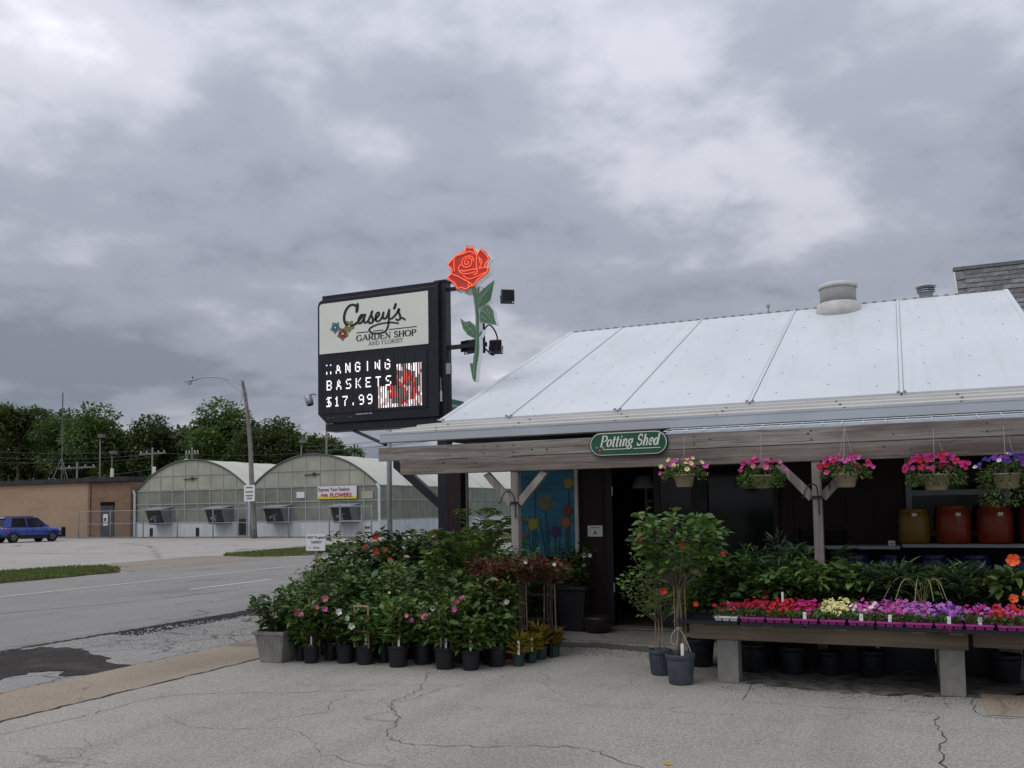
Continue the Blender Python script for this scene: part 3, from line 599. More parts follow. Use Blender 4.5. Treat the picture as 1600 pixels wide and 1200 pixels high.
MB().box(1.04, hy0+.1, 2.2, 9, hy1, hz0).build('wall', M_FLASH, hs)
MB().box(1.03, hy1-.1, hz1+.02, 9, hy1+.08, hz1+.09).build('ridge_cap', M_SHINGLE, hs)
MB().hexa([(1.03, hy0, hz0-.02), (1.06, hy0, hz0-.02), (1.06, hy1, hz1-.02), (1.03, hy1, hz1-.02)], [(1.03, hy0, hz0+.07), (1.06, hy0, hz0+.07), (1.06, hy1, hz1+.07), (1.03, hy1, hz1+.07)]).build('rake_trim', M_FLASH, hs)

# ---- glyphs: broad-nib strokes, so verticals come out thick and horizontals thin
def arc(cx_, cy_, rx, ry, a0, a1, n=14): return [(cx_+rx*cos(rad(a0+(a1-a0)*i/n)), cy_+ry*sin(rad(a0+(a1-a0)*i/n))) for i in range(n+1)]
def ln(*p): return list(p)
GLY = {  # width, strokes (points, mode) mode: None = nib, t = thin, T = thick
 'G': (.86, [(arc(.44, .5, .40, .5, 48, 300), None), (ln((.72, .06), (.72, .42)), 'T'), (ln((.55, .42), (.84, .42)), 't'), (ln((.72, .98), (.72, .72)), 't')]),
 'A': (.84, [(ln((.06, .02), (.42, 1.0)), 't'), (ln((.42, 1.0), (.76, .02)), 'T'), (ln((.18, .34), (.62, .34)), 't'), (ln((-.02, .02), (.18, .02)), 't'), (ln((.62, .02), (.88, .02)), 't')]),
 'R': (.82, [(ln((.16, 0), (.16, 1)), 'T'), (ln((.02, .98), (.42, .98)), 't'), (arc(.42, .74, .27, .25, 88, -90), None), (ln((.16, .49), (.42, .49)), 't'), (ln((.40, .49), (.74, .02)), 'T'), (ln((.02, .02), (.30, .02)), 't'), (ln((.66, .02), (.86, .02)), 't')]),
 'D': (.86, [(ln((.16, 0), (.16, 1)), 'T'), (ln((.02, .98), (.40, .98)), 't'), (ln((.02, .02), (.40, .02)), 't'), (arc(.38, .5, .40, .48, 90, -90), None)]),
 'E': (.72, [(ln((.16, 0), (.16, 1)), 'T'), (ln((.02, .98), (.64, .98)), 't'), (ln((.02, .02), (.66, .02)), 't'), (ln((.16, .52), (.50, .52)), 't'), (ln((.62, 1), (.62, .78)), 't'), (ln((.65, 0), (.65, .24)), 't'), (ln((.50, .62), (.50, .42)), 't')]),
 'N': (.88, [(ln((.16, 0), (.16, 1)), 't'), (ln((.14, .98), (.72, .02)), 'T'), (ln((.74, 0), (.74, 1)), 't'), (ln((.02, .02), (.30, .02)), 't'), (ln((.60, .98), (.88, .98)), 't'), (ln((.0, .98), (.2, .98)), 't')]),
 'S': (.62, [(arc(.30, .75, .22, .23, 35, 250, 12)+arc(.30, .27, .24, .25, 75, -145, 12), 'm'), (ln((.49, .97), (.49, .72)), 't'), (ln((.07, .03), (.07, .30)), 't')]),
 'H': (.88, [(ln((.16, 0), (.16, 1)), 'T'), (ln((.72, 0), (.72, 1)), 'T'), (ln((.16, .52), (.72, .52)), 't')]+[(ln((a-.14, b), (a+.14, b)), 't') for a in (.16, .72) for b in (.02, .98)]),
 'O': (.90, [(arc(.45, .5, .39, .49, 0, 360, 28), None)]),
 'P': (.70, [(ln((.16, 0), (.16, 1)), 'T'), (ln((.02, .98), (.40, .98)), 't'), (arc(.38, .73, .27, .25, 90, -90), None), (ln((.16, .48), (.38, .48)), 't'), (ln((.02, .02), (.30, .02)), 't')]),
 'F': (.68, [(ln((.16, 0), (.16, 1)), 'T'), (ln((.02, .98), (.62, .98)), 't'), (ln((.16, .52), (.48, .52)), 't'), (ln((.61, 1), (.61, .76)), 't'), (ln((.02, .02), (.30, .02)), 't')]),
 'L': (.68, [(ln((.16, 0), (.16, 1)), 'T'), (ln((.02, .02), (.62, .02)), 't'), (ln((.61, 0), (.61, .26)), 't'), (ln((.02, .98), (.30, .98)), 't')]),
 'I': (.36, [(ln((.18, 0), (.18, 1)), 'T'), (ln((.04, .02), (.32, .02)), 't'), (ln((.04, .98), (.32, .98)), 't')]),
 'T': (.72, [(ln((.36, 0), (.36, 1)), 'T'), (ln((.04, .98), (.68, .98)), 't'), (ln((.05, 1), (.05, .76)), 't'), (ln((.67, 1), (.67, .76)), 't'), (ln((.22, .02), (.50, .02)), 't')]),
 ' ': (.36, []),
 'o': (.54, [(arc(.26, .32, .21, .31, 0, 360, 22), None)]),
 't': (.36, [(ln((.16, .90), (.16, .12))+arc(.26, .12, .10, .10, 180, 300, 5), 'T'), (ln((.02, .62), (.34, .62)), 't')]),
 'i': (.30, [(ln((.15, .63), (.15, .02)), 'T'), (ln((.03, .62), (.16, .62)), 't'), (ln((.05, .02), (.27, .02)), 't'), (ln((.10, .86), (.20, .86)), 'D')]),
 'n': (.60, [(ln((.14, .63), (.14, .02)), 'T'), (arc(.30, .44, .16, .19, 170, 0, 8)+[(.46, .02)], 'm'), (ln((.02, .62), (.14, .62)), 't'), (ln((.04, .02), (.24, .02)), 't'), (ln((.38, .02), (.58, .02)), 't')]),
 'g': (.54, [(arc(.25, .42, .19, .21, 0, 360, 18), None), (ln((.12, .22), (.10, .10), (.36, .06)), 't'), (arc(.25, -.10, .22, .15, 90, -270, 18), None), (ln((.42, .60), (.54, .66)), 't')]),
 'h': (.60, [(ln((.14, 1), (.14, .02)), 'T'), (arc(.30, .44, .16, .19, 170, 0, 8)+[(.46, .02)], 'm'), (ln((.02, .98), (.14, .98)), 't'), (ln((.04, .02), (.24, .02)), 't'), (ln((.38, .02), (.58, .02)), 't')]),
 'e': (.50, [(ln((.06, .36), (.44, .36))+arc(.25, .34, .19, .29, 5, 310, 18), 'm')]),
 'd': (.58, [(arc(.24, .31, .19, .30, 0, 360, 20), None), (ln((.46, 1), (.46, .02)), 'T'), (ln((.34, .98), (.46, .98)), 't'), (ln((.46, .02), (.58, .02)), 't')])}
def stroke_poly(mb, pts, wf, y, h, tf):
    n = len(pts); vs = []
    for i in range(n):
        a = Vector(pts[max(i-1, 0)]); b = Vector(pts[min(i+1, n-1)]); dd = b-a
        if dd.length < 1e-6: dd = Vector((1, 0))
        dd.normalize(); q = Vector((-dd.y, dd.x)); ww = wf(dd)/2
        for s in (1, -1): x, z = tf(pts[i][0]+q.x*ww*s, pts[i][1]+q.y*ww*s); vs += [(x, y, z)]
    m_ = len(vs); vs += [(x, y+h, z) for x, _, z in vs]
    fs = []
    for i in range(n-1): a = 2*i; fs += [(a, a+1, a+3, a+2), (m_+a, m_+a+2, m_+a+3, m_+a+1), (a, a+2, m_+a+2, m_+a), (a+1, m_+a+1, m_+a+3, a+3)]
    mb.add(vs, fs)
def serif_text(s, x, z, size, y, T=.15, t=.05, slant=0., sx=1., y_th=.003):
    mb = MB(); cx_ = 0.; k = 0
    for ch in s:
        wd, st = GLY[ch]
        for pts, mode in st:
            wf = {None: lambda d: t+(T-t)*abs(d.y)**1.3, 't': lambda d: t, 'T': lambda d: T, 'm': lambda d: (t+T)*.55, 'D': lambda d: T}[mode]
            k += 1
            stroke_poly(mb, pts, wf, y-.00025*(k % 5), y_th, lambda a, b, c=cx_: (x+((a+c)*sx+b*slant)*size, z+b*size))
        cx_ += wd+.05
    return mb, cx_*size*sx
def smooth2(pts, k=5): return [(p.x, p.y) for p in cat_rom([(a, b, 0) for a, b in pts], k)]

# ---- the oval name board on the beam
ps = thing('name_board', (-2.694, BY-.012, 2.283), 'green oval board reading Potting Shed on the porch beam', 'sign')
def stadium(L_, H_, n=10):
    r = H_/2; c = L_/2-r
    return [(c+r*cos(rad(-90+180*i/n)), r*sin(rad(-90+180*i/n))) for i in range(n+1)]+[(-c+r*cos(rad(90+180*i/n)), r*sin(rad(90+180*i/n))) for i in range(n+1)]
MB().prism(stadium(.865, .262), -.02, .010).build('rim', mat('black_sign_edge', (.012, .014, .013), .5), ps)
MB().prism(stadium(.845, .242), -.026, -.0205).build('border', mat('cream_sign_paint', (.66, .68, .62), .5), ps)
MB().prism(stadium(.825, .222), -.031, -.0265).build('face', m_noise('green_sign_paint', (.022, .105, .052), (.018, .09, .045), 8, .4, bump=0), ps)
mb, wd = serif_text('Potting Shed', 0, 0, .122, -.036, .20, .085, .26, .86)
o = mb.build('lettering', MATS['cream_sign_paint'], ps); o.location = (-.312, 0, -.028); o.scale = (.93, 1, .96)
for a, b in ((-.275, -.012), (.058, .355)): MB().box(a, -.036, -.062, b, -.0315, -.054).build('underline', MATS['cream_sign_paint'], ps)
def logo_flower(parent, x, z, r, y, petal, ctr, s=1., n=5):
    mb = MB()
    for k in range(n):
        a = 2*pi*k/n+.3; mb.prism([(x+cos(a)*r*.62+r*.36*cos(2*pi*j/10), z+sin(a)*r*.62+r*.36*sin(2*pi*j/10)) for j in range(10)], y-.0003*k, y+.002)
    mb.build('painted_petals', petal, parent)
    MB().prism([(x+r*.36*cos(2*pi*j/12), z+r*.36*sin(2*pi*j/12)) for j in range(12)], y-.004, y-.0016).build('painted_ring', mat('logo_dark', (.02, .022, .03), .5), parent)
    MB().prism([(x+r*.22*cos(2*pi*j/12), z+r*.22*sin(2*pi*j/12)) for j in range(12)], y-.006, y-.0042).build('painted_centre', ctr, parent)
C_BLUE = mat('logo_blue', (.06, .17, .33), .5); C_RED = mat('logo_red', (.30, .035, .03), .5); C_OLV = mat('logo_olive', (.28, .26, .07), .5); C_WHT = mat('logo_white', (.72, .73, .70), .5); C_GRN = mat('logo_green', (.14, .24, .09), .5)
logo_flower(ps, -.345, -.035, .022, -.034, C_BLUE, C_WHT); logo_flower(ps, -.310, -.066, .024, -.034, C_RED, C_WHT); logo_flower(ps, -.272, -.040, .020, -.034, C_OLV, C_WHT)

# ================================================================== ROADSIDE SIGN
SY = 11.74
sg = thing('shop_sign', (-6.23, SY, 0), 'black pylon sign reading Casey\'s Garden Shop and Florist with lit message board', 'sign')
S_ = lambda x: x+6.23
MB().box(-.085, -.08, 0, .085, .09, 5.0).build('pole', M_BLACKMETAL, sg, bevel=.008)
MB().box(-.10, -.095, 4.995, .10, .105, 5.02).build('pole_cap', M_BLACKMETAL, sg)
cabx0, cabx1 = S_(-8.385), S_(-6.215)
poly = [(cabx0+.16, 2.86+.11), (cabx1-.02, 2.86+.11), (cabx1-.02, 4.93), (cabx0+.09, 4.93), (cabx0+.03, 4.905), (cabx0, 4.84), (cabx0, 3.12)]
MB().prism(poly, -.16, .17).build('cabinet', M_BLACKMETAL, sg, bevel=.012)
MB().box(cabx0+.06, -.12, 4.932, cabx1-.02, .13, 5.0).build('top_rail', M_BLACKMETAL, sg, bevel=.006)
MB().box(cabx0+.13, -.13, 2.85, cabx1, .14, 2.968).build('bottom_rail', M_BLACKMETAL, sg, bevel=.006)
MB().box(cabx0+.15, -.14, 2.962, cabx0+.28, -.131, 2.985).build('drain_cover', M_FLASH, sg)
FX0, FX1, FZ0, FZ1 = S_(-8.34), S_(-6.395), 4.065, 4.86
face = MB().prism([(FX0+.05, FZ0), (FX1, FZ0), (FX1, FZ1), (FX0+.05, FZ1), (FX0+.012, FZ1-.015), (FX0, FZ1-.05), (FX0, FZ0)], -.172, -.161).build('face_panel', m_noise('cream_acrylic', (.80, .83, .74), (.76, .79, .71), 2, .3, bump=0), sg)
INK = mat('sign_ink', (.012, .014, .018), .5)
def fuv(x, y):                                        # photo tracing frame -> panel
    u = (x-155)/1370; t = 355-145*u; b = 995-123*u; return FX0+u*(FX1-FX0), FZ1-(y-t)/(b-t)*(FZ1-FZ0)
mb = MB()
for pts, ww in ((((655, 362), (652, 400), (645, 455)), .030), (((652, 400), (620, 372), (575, 368), (525, 405), (492, 470), (482, 545), (500, 605), (545, 634), (600, 625), (650, 594), (690, 545), (720, 505)), .024),
    (((742, 505), (708, 495), (676, 535), (664, 585), (682, 606), (715, 582), (745, 520), (752, 492)), .021), (((750, 495), (738, 555), (748, 596), (780, 585), (812, 530), (843, 455)), .020),
    (((843, 452), (828, 495), (848, 545), (845, 592), (812, 604), (798, 585)), .021), (((848, 580), (890, 545), (928, 500), (922, 470), (897, 485), (884, 535), (896, 578), (930, 575), (966, 530), (984, 472)), .020),
    (((984, 470), (976, 525), (996, 552), (1030, 520), (1056, 438)), .021), (((1056, 438), (1050, 540), (1040, 640), (1005, 708), (930, 732), (850, 730), (808, 705), (806, 680), (850, 645), (950, 612), (1070, 600), (1165, 610)), .018),
    (((1136, 368), (1128, 395), (1117, 425)), .024), (((1060, 560), (1105, 535), (1150, 480), (1178, 428), (1172, 470), (1190, 520), (1186, 558), (1158, 572), (1140, 560)), .020), (((1186, 556), (1218, 545), (1248, 566)), .019)):
    P2 = [fuv(a, b) for a, b in smooth2(pts, 6)]
    stroke_poly(mb, P2, lambda d, ww=ww: ww*(1.25+.6*abs(d.y)), -.177-.0004*len(mb.f) % .001, .004, lambda a, b: (a, b))
    for q in (P2[0], P2[-1]): mb.prism([(q[0]+ww*.72*cos(2*pi*j/10), q[1]+ww*.72*sin(2*pi*j/10)) for j in range(10)], -.1772, -.1735)
mb.build('script_lettering', INK, sg)
for a, b in (((640, 725), (785, 713)), ((855, 705), (980, 693)), ((1050, 688), (1388, 655))):
    p, q = fuv(*a), fuv(*b); MB().add([(p[0], -.176, p[1]-.006), (q[0], -.176, q[1]-.006), (q[0], -.176, q[1]+.006), (p[0], -.176, p[1]+.006), (p[0], -.1725, p[1]-.006), (q[0], -.1725, q[1]-.006), (q[0], -.1725, q[1]+.006), (p[0], -.1725, p[1]+.006)], [(0, 1, 2, 3), (4, 7, 6, 5), (0, 4, 5, 1), (2, 6, 7, 3), (0, 3, 7, 4), (1, 5, 6, 2)]).build('rule', INK, sg)
p = fuv(640, 832); q = fuv(1385, 765); mb, wd = serif_text('GARDEN SHOP', 0, 0, .090, -.177, .19, .07)
o = mb.build('lettering', INK, sg); o.location = (p[0], 0, p[1]); o.scale = ((q[0]-p[0])/wd, 1, 1)
p = fuv(792, 886); q = fuv(1222, 850); mb, wd = serif_text('AND FLORIST', 0, 0, .060, -.177, .12, .05)
o = mb.build('lettering', mat('grey_ink', (.10, .105, .11), .5), sg); o.location = (p[0], 0, p[1]); o.scale = ((q[0]-p[0])/wd, 1, 1)
for x, y, r, pc in ((368, 655, .078, C_BLUE), (465, 735, .088, C_RED), (548, 640, .080, C_OLV)):
    p = fuv(x, y)
    for k in range(5):
        a = 2*pi*k/5+.9; c = (p[0]+cos(a)*r*.95, p[1]+sin(a)*r*.95)
        MB().prism([(c[0]+r*.30*cos(2*pi*j/10), c[1]+r*.34*sin(2*pi*j/10)) for j in range(10)], -.1735-.0001*k, -.1721).build('painted_leaf', C_GRN, sg)
    logo_flower(sg, p[0], p[1], r, -.1755, pc, C_WHT)
# lit message board
BX0, BX1, BZ0, BZ1 = S_(-8.30), S_(-6.42), 3.12, 3.98
MB().box(BX0, -.172, BZ0, BX1, -.1605, BZ1).build('message_screen', mat('led_screen', (.012, .014, .020), .5), sg)
for k in range(11):
    x = BX0+.02+k*(BX1-BX0-.04)/10; MB().box(x-.003, -.1755, BZ0, x+.003, -.1722, BZ1).build('screen_rib', M_BLACKMETAL, sg)
E_W = mat('led_white', (.9, .9, .9), .5, emit=(.92, .84, .86), estr=1.0); E_R = mat('led_red', (.5, .05, .04), .5, emit=(.46, .06, .05), estr=1.0)
E_G = mat('led_dim', (.1, .1, .1), .5, emit=(.10, .12, .10), estr=1.0); E_P = mat('led_pink', (.6, .4, .4), .5, emit=(.50, .36, .36), estr=1.0)
BM = {'H': ['10001', '00000', '00000', '00000', '00000', '10001', '10001'], 'A': ['00000', '01100', '01010', '01010', '01110', '10001', '10001'], 'N': ['10001', '11001', '10101', '10101', '10101', '10011', '10001'],
      'G': ['01110', '10001', '10000', '10111', '10001', '10001', '01110'], 'I': ['1', '1', '1', '1', '1', '1', '1'], 'B': ['11110', '10001', '10001', '11110', '10001', '10001', '11110'], 'a': ['00100', '01010', '01010', '01110', '01110', '10001', '10001'],
      'S': ['01111', '10000', '10000', '01110', '00001', '00001', '11110'], 'K': ['10001', '10010', '10100', '11000', '10100', '10010', '10001'], 'E': ['11111', '10000', '10000', '11110', '10000', '10000', '11111'], 'T': ['11111', '00100', '00100', '00100', '00100', '00100', '00100'],
      '$': ['01111', '10100', '10100', '01110', '00101', '00101', '11110'], '1': ['00100', '01100', '00100', '00100', '00100', '00100', '01110'], '7': ['11111', '00001', '00010', '00100', '00100', '00100', '00100'], '9': ['01110', '10001', '10001', '01111', '00001', '00001', '01110'], '.': ['0', '0', '0', '0', '0', '1', '1']}
def led_word(word, x0, x1, z, h, skip=0):
    n = len(word); cw = h*.115
    for i, ch in enumerate(word):
        bm_ = BM[ch]; mb = MB(); cx_ = x0+(x1-x0)*i/(n-1) if n > 1 else x0; r_ = random.Random(i*7+ord(ch))
        for row, line in enumerate(bm_):
            for c, v_ in enumerate(line):
                if v_ == '1' and r_.random() > .06:
                    xx = cx_+(c-(len(line)-1)/2)*cw*1.05; zt = z+h-row*h/7
                    mb.box(xx-cw*.46, -.178, zt-h/7*.90, xx+cw*.46, -.1726, zt-h/7*.06)
        mb.build('lit_letter', E_W, sg)
sgx = lambda px_: S_(-8.342)+(px_-165)/(1535-165)*(1.945)
def sz(px_, y): u = (px_-165)/1370; t = 80-125*u+0; return FZ0-(y-(75-125*u))/810*1.0
LH = .155
for wrd, a, b, y in (('HANGING', 290, 1040, 330), ('BaSKETS', 295, 1050, 535), ('$17.99', 290, 815, 750)):
    led_word(wrd, sgx(a), sgx(b), {330: 3.735, 535: 3.485, 750: 3.225}[y], LH)
# striped picture on the right of the screen
PX0, PX1, PZ0, PZ1 = sgx(925), sgx(1470), 3.155, 3.80
rr = random.Random(3)
nst = 19
for k in range(nst):
    xa = PX0+(PX1-PX0)*k/nst; mb = MB(); z = PZ0
    ztop = PZ1 if k > 7 else PZ0+.33
    while z < ztop-.01:
        hgt = min(rr.uniform(.03, .10), ztop-z); zm = (z+hgt/2-PZ0)/(PZ1-PZ0); u = k/nst
        d_ = math.hypot((u-.52)/.36, (zm-.46)/.42)
        mi = rr.choice([0, 0, 3]) if d_ > 1 else rr.choice([1, 1, 2, 2, 4, 3]); mi = rr.choice([3, 3, 2]) if (mi == 0 and rr.random() < .4) else mi
        mb.box(xa, -.178, z, xa+(PX1-PX0)/nst*(.52 if k % 2 else .40), -.1726, z+hgt*.97, mi); z += hgt
    mb.build('lit_stripe', [E_W, E_R, E_G, E_P, mat('led_dark_red', (.2, .03, .02), .5, emit=(.26, .03, .02), estr=1.0)], sg)
put_text('maker_line', 'PRAIRIE SIGNS, INC.', .030, MATS['logo_white'], (sgx(640), -.1765, 3.075), sg, sx=1.15)
for x in (260, 320, 545): MB().box(sgx(x), -.168, 3.045, sgx(x)+.05, -.1605, 3.058).build('vent_slot', mat('slot_glint', (.10, .11, .12), .3), sg)
# arms, braces, conduit on the pole
MB().box(.086, -.02, 4.86, .55, .03, 4.91).build('upper_arm', M_BLACKMETAL, sg)
MB().box(.086, -.02, 3.98, .70, .04, 4.04).build('lower_arm', M_BLACKMETAL, sg)
MB().hexa([(-.09, -.05, 1.62), (-.09, .05, 1.62), (-.09, .05, 1.78), (-.09, -.05, 1.78)], [(-.86, -.05, 2.25), (-.86, .05, 2.25), (-.86, .05, 2.41), (-.86, -.05, 2.41)]).build('brace', M_BLACKMETAL, sg)
MB().box(-.92, -.05, 2.40, -.09, .05, 2.48).build('brace_rail', M_BLACKMETAL, sg)
MB().tube([(-1.59, 0, 2.85), (-.216, -1.3, 2.50)], .026, 6).build('tie_rod', M_BLACKMETAL, sg)
MB().tube([(.10, -.05, 3.95), (.115, -.06, 3.5), (.11, -.05, 2.6)], .012, 6).build('conduit', MATS['black_painted_steel'], sg)
MB().box(.088, -.10, 3.60, .15, -.03, 3.76).build('junction_box', M_GALV, sg)
MB().lathe([(.022, 0), (.022, .14), (.006, .17), (.004, .36)], (-.005, -.095, 3.20), 8).build('photo_sensor', M_TAG, sg)
# gooseneck lamp on the far left edge of the sign
gl = thing('sign_lamp', (-8.47, SY-.12, 3.42), 'small grey lamp on a thin arm at the left edge of the sign', 'lamp')
MB().tube(cat_rom([(.02, .0, .02), (-.05, .0, .035), (-.12, .0, .01)], 4), .008, 6).build('arm', M_BLACKMETAL, gl)
b = MB(); b.lathe([(.055, 0), (.062, .05), (.062, .14), (.035, .16)], n=14, capt=True)
lo = b.build('lamp_head', M_GALV, gl, True); lo.location = (-.085, 0, -.13); lo.rotation_euler = (0, rad(-18), 0)
mb = MB().lathe([(.05, -.002), (.05, -.006)], n=14, capt=True); o = mb.build('lens', M_DARK, lo)
# floodlights on the right of the pole
def flood(x, z, rz, label):
    f = thing('floodlight', (x, SY+.18, z), label, 'floodlight', rz=rz); f.scale = (.82, .9, .8)
    mb = MB(); mb.hexa([(-.10, -.14, -.10), (.10, -.14, -.10), (.10, .02, -.12), (-.10, .02, -.12)], [(-.10, -.14, .08), (.10, -.14, .08), (.10, .02, .14), (-.10, .02, .14)]); mb.build('housing', M_BLACKMETAL, f, bevel=.008)
    for k in range(4): MB().box(-.09+k*.055, .021, -.09, -.075+k*.055, .07, .11).build('fin', M_BLACKMETAL, f)
    MB().box(-.11, -.16, -.115, .11, -.142, .09).build('bezel', M_BLACKMETAL, f); MB().box(-.09, -.166, -.09, .09, -.1605, .065).build('lens', M_GLASSDARK, f)
    MB().tube([(-.12, -.06, 0), (-.12, -.06, -.14), (.12, -.06, -.14), (.12, -.06, 0)], .012, 6).build('yoke', M_BLACKMETAL, f)
    return f
flood(-5.27, 4.72, rad(35), 'upper black floodlight beside the rose on the sign pole'); flood(-5.45, 3.99, rad(20), 'right lower black floodlight behind the rose stem'); flood(-5.85, 4.03, rad(-20), 'left lower black floodlight between sign pole and rose stem')
MB().tube([(.55, .02, 4.88), (.62, .08, 4.86), (.62, .1, 3.9)], .022, 8).build('light_mast', M_BLACKMETAL, sg)
MB().tube(cat_rom([(.55, .03, 4.05), (.72, .05, 4.3), (.86, .05, 4.1), (.80, .05, 3.85), (.66, .06, 3.95)], 5), .012, 6).build('cable', MATS['black_sign_edge'], sg)
# the neon rose
rs = thing('neon_rose', (-5.555, 11.28, 4.315), 'red neon rose sign with green stem and leaves beside the shop sign', 'sign')
def RZ_(x, y): return ((x-265)/5/1400*12.6*1.13, -(y-640)/5/1400*12.75)
WHITE_SIDE = mat('white_channel', (.78, .79, .78), .5)
M_ROSE = m_noise('red_rose_face', (.66, .075, .05), (.56, .06, .042), 6, .45, bump=0); M_STEM = m_noise('green_stem_face', (.095, .19, .12), (.13, .22, .14), 5, .5, bump=0)
NEON = mat('lit_neon_tube', (.9, .2, .1), .4, emit=(.85, .13, .045), estr=1.0); NEONOFF = mat('unlit_neon_tube', (.22, .36, .25), .3)
rose = [(240, 70), (262, 86), (300, 92), (310, 125), (325, 150), (350, 112), (385, 142), (418, 195), (396, 225), (386, 258), (412, 270), (402, 300), (375, 322), (330, 350), (300, 388), (265, 398), (235, 415), (200, 398), (168, 400), (150, 360), (95, 305), (125, 272), (125, 235), (98, 200), (160, 135), (215, 118), (236, 104)]
rose = [(258+(x-258)*1.06, 245+(y-245)*1.05) for x, y in rose]
MB().prism([RZ_(*p) for p in rose][::-1], 0, .13, 0, 1).build('rose_head', [M_ROSE, WHITE_SIDE], rs)
def neon(paths, m, r, name):
    mb = MB()
    for p in paths: mb.tube([(q.x, -.012, q.y) for q in cat_rom([(*RZ_(a, b), 0) for a, b in p], 4)], r, 5)
    return mb.build(name, m, rs)
ins = [(p[0]+(255-p[0])*.07, p[1]+(245-p[1])*.07) for p in rose]; neon([ins+[ins[0]]], NEON, .0065, 'neon_outline')
neon([[(250, 190), (262, 205), (248, 220), (230, 205), (236, 178), (265, 170), (285, 195), (275, 230), (240, 240), (212, 220), (212, 180), (240, 155), (285, 160), (300, 200)],
      [(200, 210), (180, 240), (200, 280), (250, 292), (310, 285)], [(190, 260), (235, 268), (290, 262), (325, 270), (322, 300), (295, 305)], [(330, 150), (320, 200), (325, 265)], [(345, 180), (365, 215), (345, 255)], [(340, 170), (352, 225)],
      [(130, 280), (170, 300), (215, 330), (260, 360), (285, 385)], [(385, 300), (330, 320), (260, 335), (215, 300)], [(260, 360), (255, 395)], [(150, 150), (145, 200), (150, 260)], [(340, 262), (380, 262)], [(160, 140), (215, 130), (270, 118), (300, 140)]], NEON, .005, 'neon_petal_line')
def plate(pts, name='leaf', m=M_STEM): return MB().prism([RZ_(*p) for p in pts][::-1], .01, .12, 0, 1).build(name, [m, WHITE_SIDE], rs)
st_l = [(276, 400), (290, 480), (300, 560), (305, 640), (304, 720), (300, 800), (298, 880), (284, 960), (278, 1020), (282, 1140)]; st_r = [(312, 400), (322, 480), (328, 560), (332, 640), (332, 720), (330, 800), (332, 880), (326, 950), (310, 1030), (300, 1140)]
mb = MB()
for i in range(len(st_l)-1): mb.prism([RZ_(*st_l[i]), RZ_(*st_r[i]), RZ_(*st_r[i+1]), RZ_(*st_l[i+1])], .005, .12, 0, 1)
mb.build('stem', [M_STEM, WHITE_SIDE], rs)
plate([(322, 490), (345, 440), (400, 400), (455, 365), (440, 440), (422, 520), (375, 555), (332, 572)]); plate([(340, 600), (375, 560), (410, 558), (442, 605), (448, 660), (465, 716), (400, 700), (340, 682)])
plate([(182, 632), (222, 668), (258, 664), (298, 705), (306, 800), (290, 805), (240, 772), (205, 720)]); plate([(253, 995), (276, 998), (284, 1050), (292, 1138), (274, 1120)]); plate([(318, 410), (340, 405), (335, 470), (322, 480)])
plate([(330, 770), (355, 740), (350, 775), (332, 800)])
neon([[(335, 540), (380, 480), (435, 400)], [(345, 500), (400, 450)], [(370, 530), (415, 470)], [(345, 590), (385, 620), (440, 690)], [(350, 640), (390, 670)], [(395, 590), (420, 640)], [(200, 660), (250, 710), (298, 780)], [(225, 700), (260, 690)], [(240, 740), (280, 730)], [(300, 420), (312, 560), (318, 700), (314, 850), (300, 960), (290, 1100)]], NEONOFF, .005, 'neon_stem_line')
plate([(155, 398), (175, 385), (195, 400), (185, 418), (165, 420)], 'sepal', M_GALV); plate([(215, 430), (240, 412), (285, 400), (300, 410), (262, 448), (230, 448)], 'sepal', M_GALV)
MB().box(-.05, .13, .55, .0, .30, .60).build('bracket', M_BLACKMETAL, rs)
# street-name sign and its steel pole behind the shed corner
gp_ = thing('street_sign_pole', (-9.0, 14.7, 0), 'grey steel pole with green road sign behind the shop sign', 'road sign')
MB().lathe([(.052, 0), (.048, 4.6)], n=12, capt=True).build('pole', M_GALV, gp_, True); MB().tube([(0, 0, 3.75), (.35, 1.2, 3.75), (.5, 3.0, 3.75)], .03, 8).build('arm', M_GALV, gp_)
g1 = MB().box(-.02, .82, 3.20, .02, 3.15, 4.0); g1.build('green_panel', m_noise('sign_green', (.004, .13, .075), (.004, .12, .07), 4, .35, bump=0), gp_)
# ================================================================== ACROSS THE ROAD
M_FILM = m_noise('aged_greenhouse_film', (.40, .40, .325), (.31, .315, .255), .8, .35, bump=.1, bscale=3, bd=.02)
M_FILMLOW = m_noise('grey_green_glazing', (.235, .25, .20), (.155, .17, .138), .9, .3, bump=0)
M_COVER = m_noise('cream_poly_cover', (.60, .585, .50), (.52, .51, .43), .5, .5, bump=.1, bscale=2, bd=.02)
M_ALU = m_noise('dull_aluminium', (.42, .43, .40), (.34, .35, .325), 3, .5, metal=.1, bump=0)
M_WHITEPANEL = m_noise('white_base_panel', (.64, .67, .69), (.53, .56, .58), 1.2, .6, bump=0, stretch=(3, 3, .6))
GY = 46.0; EAV = 3.12; RISE = 2.0
gh = thing('greenhouse', (0, 0, 0), 'twin arched greenhouse with cream cover and white base across the road', 'greenhouse')
BAYS = ((-48.35, -38.62), (-38.50, -28.9))
def arch(t): return EAV+RISE*(1-abs(t)**2.15)
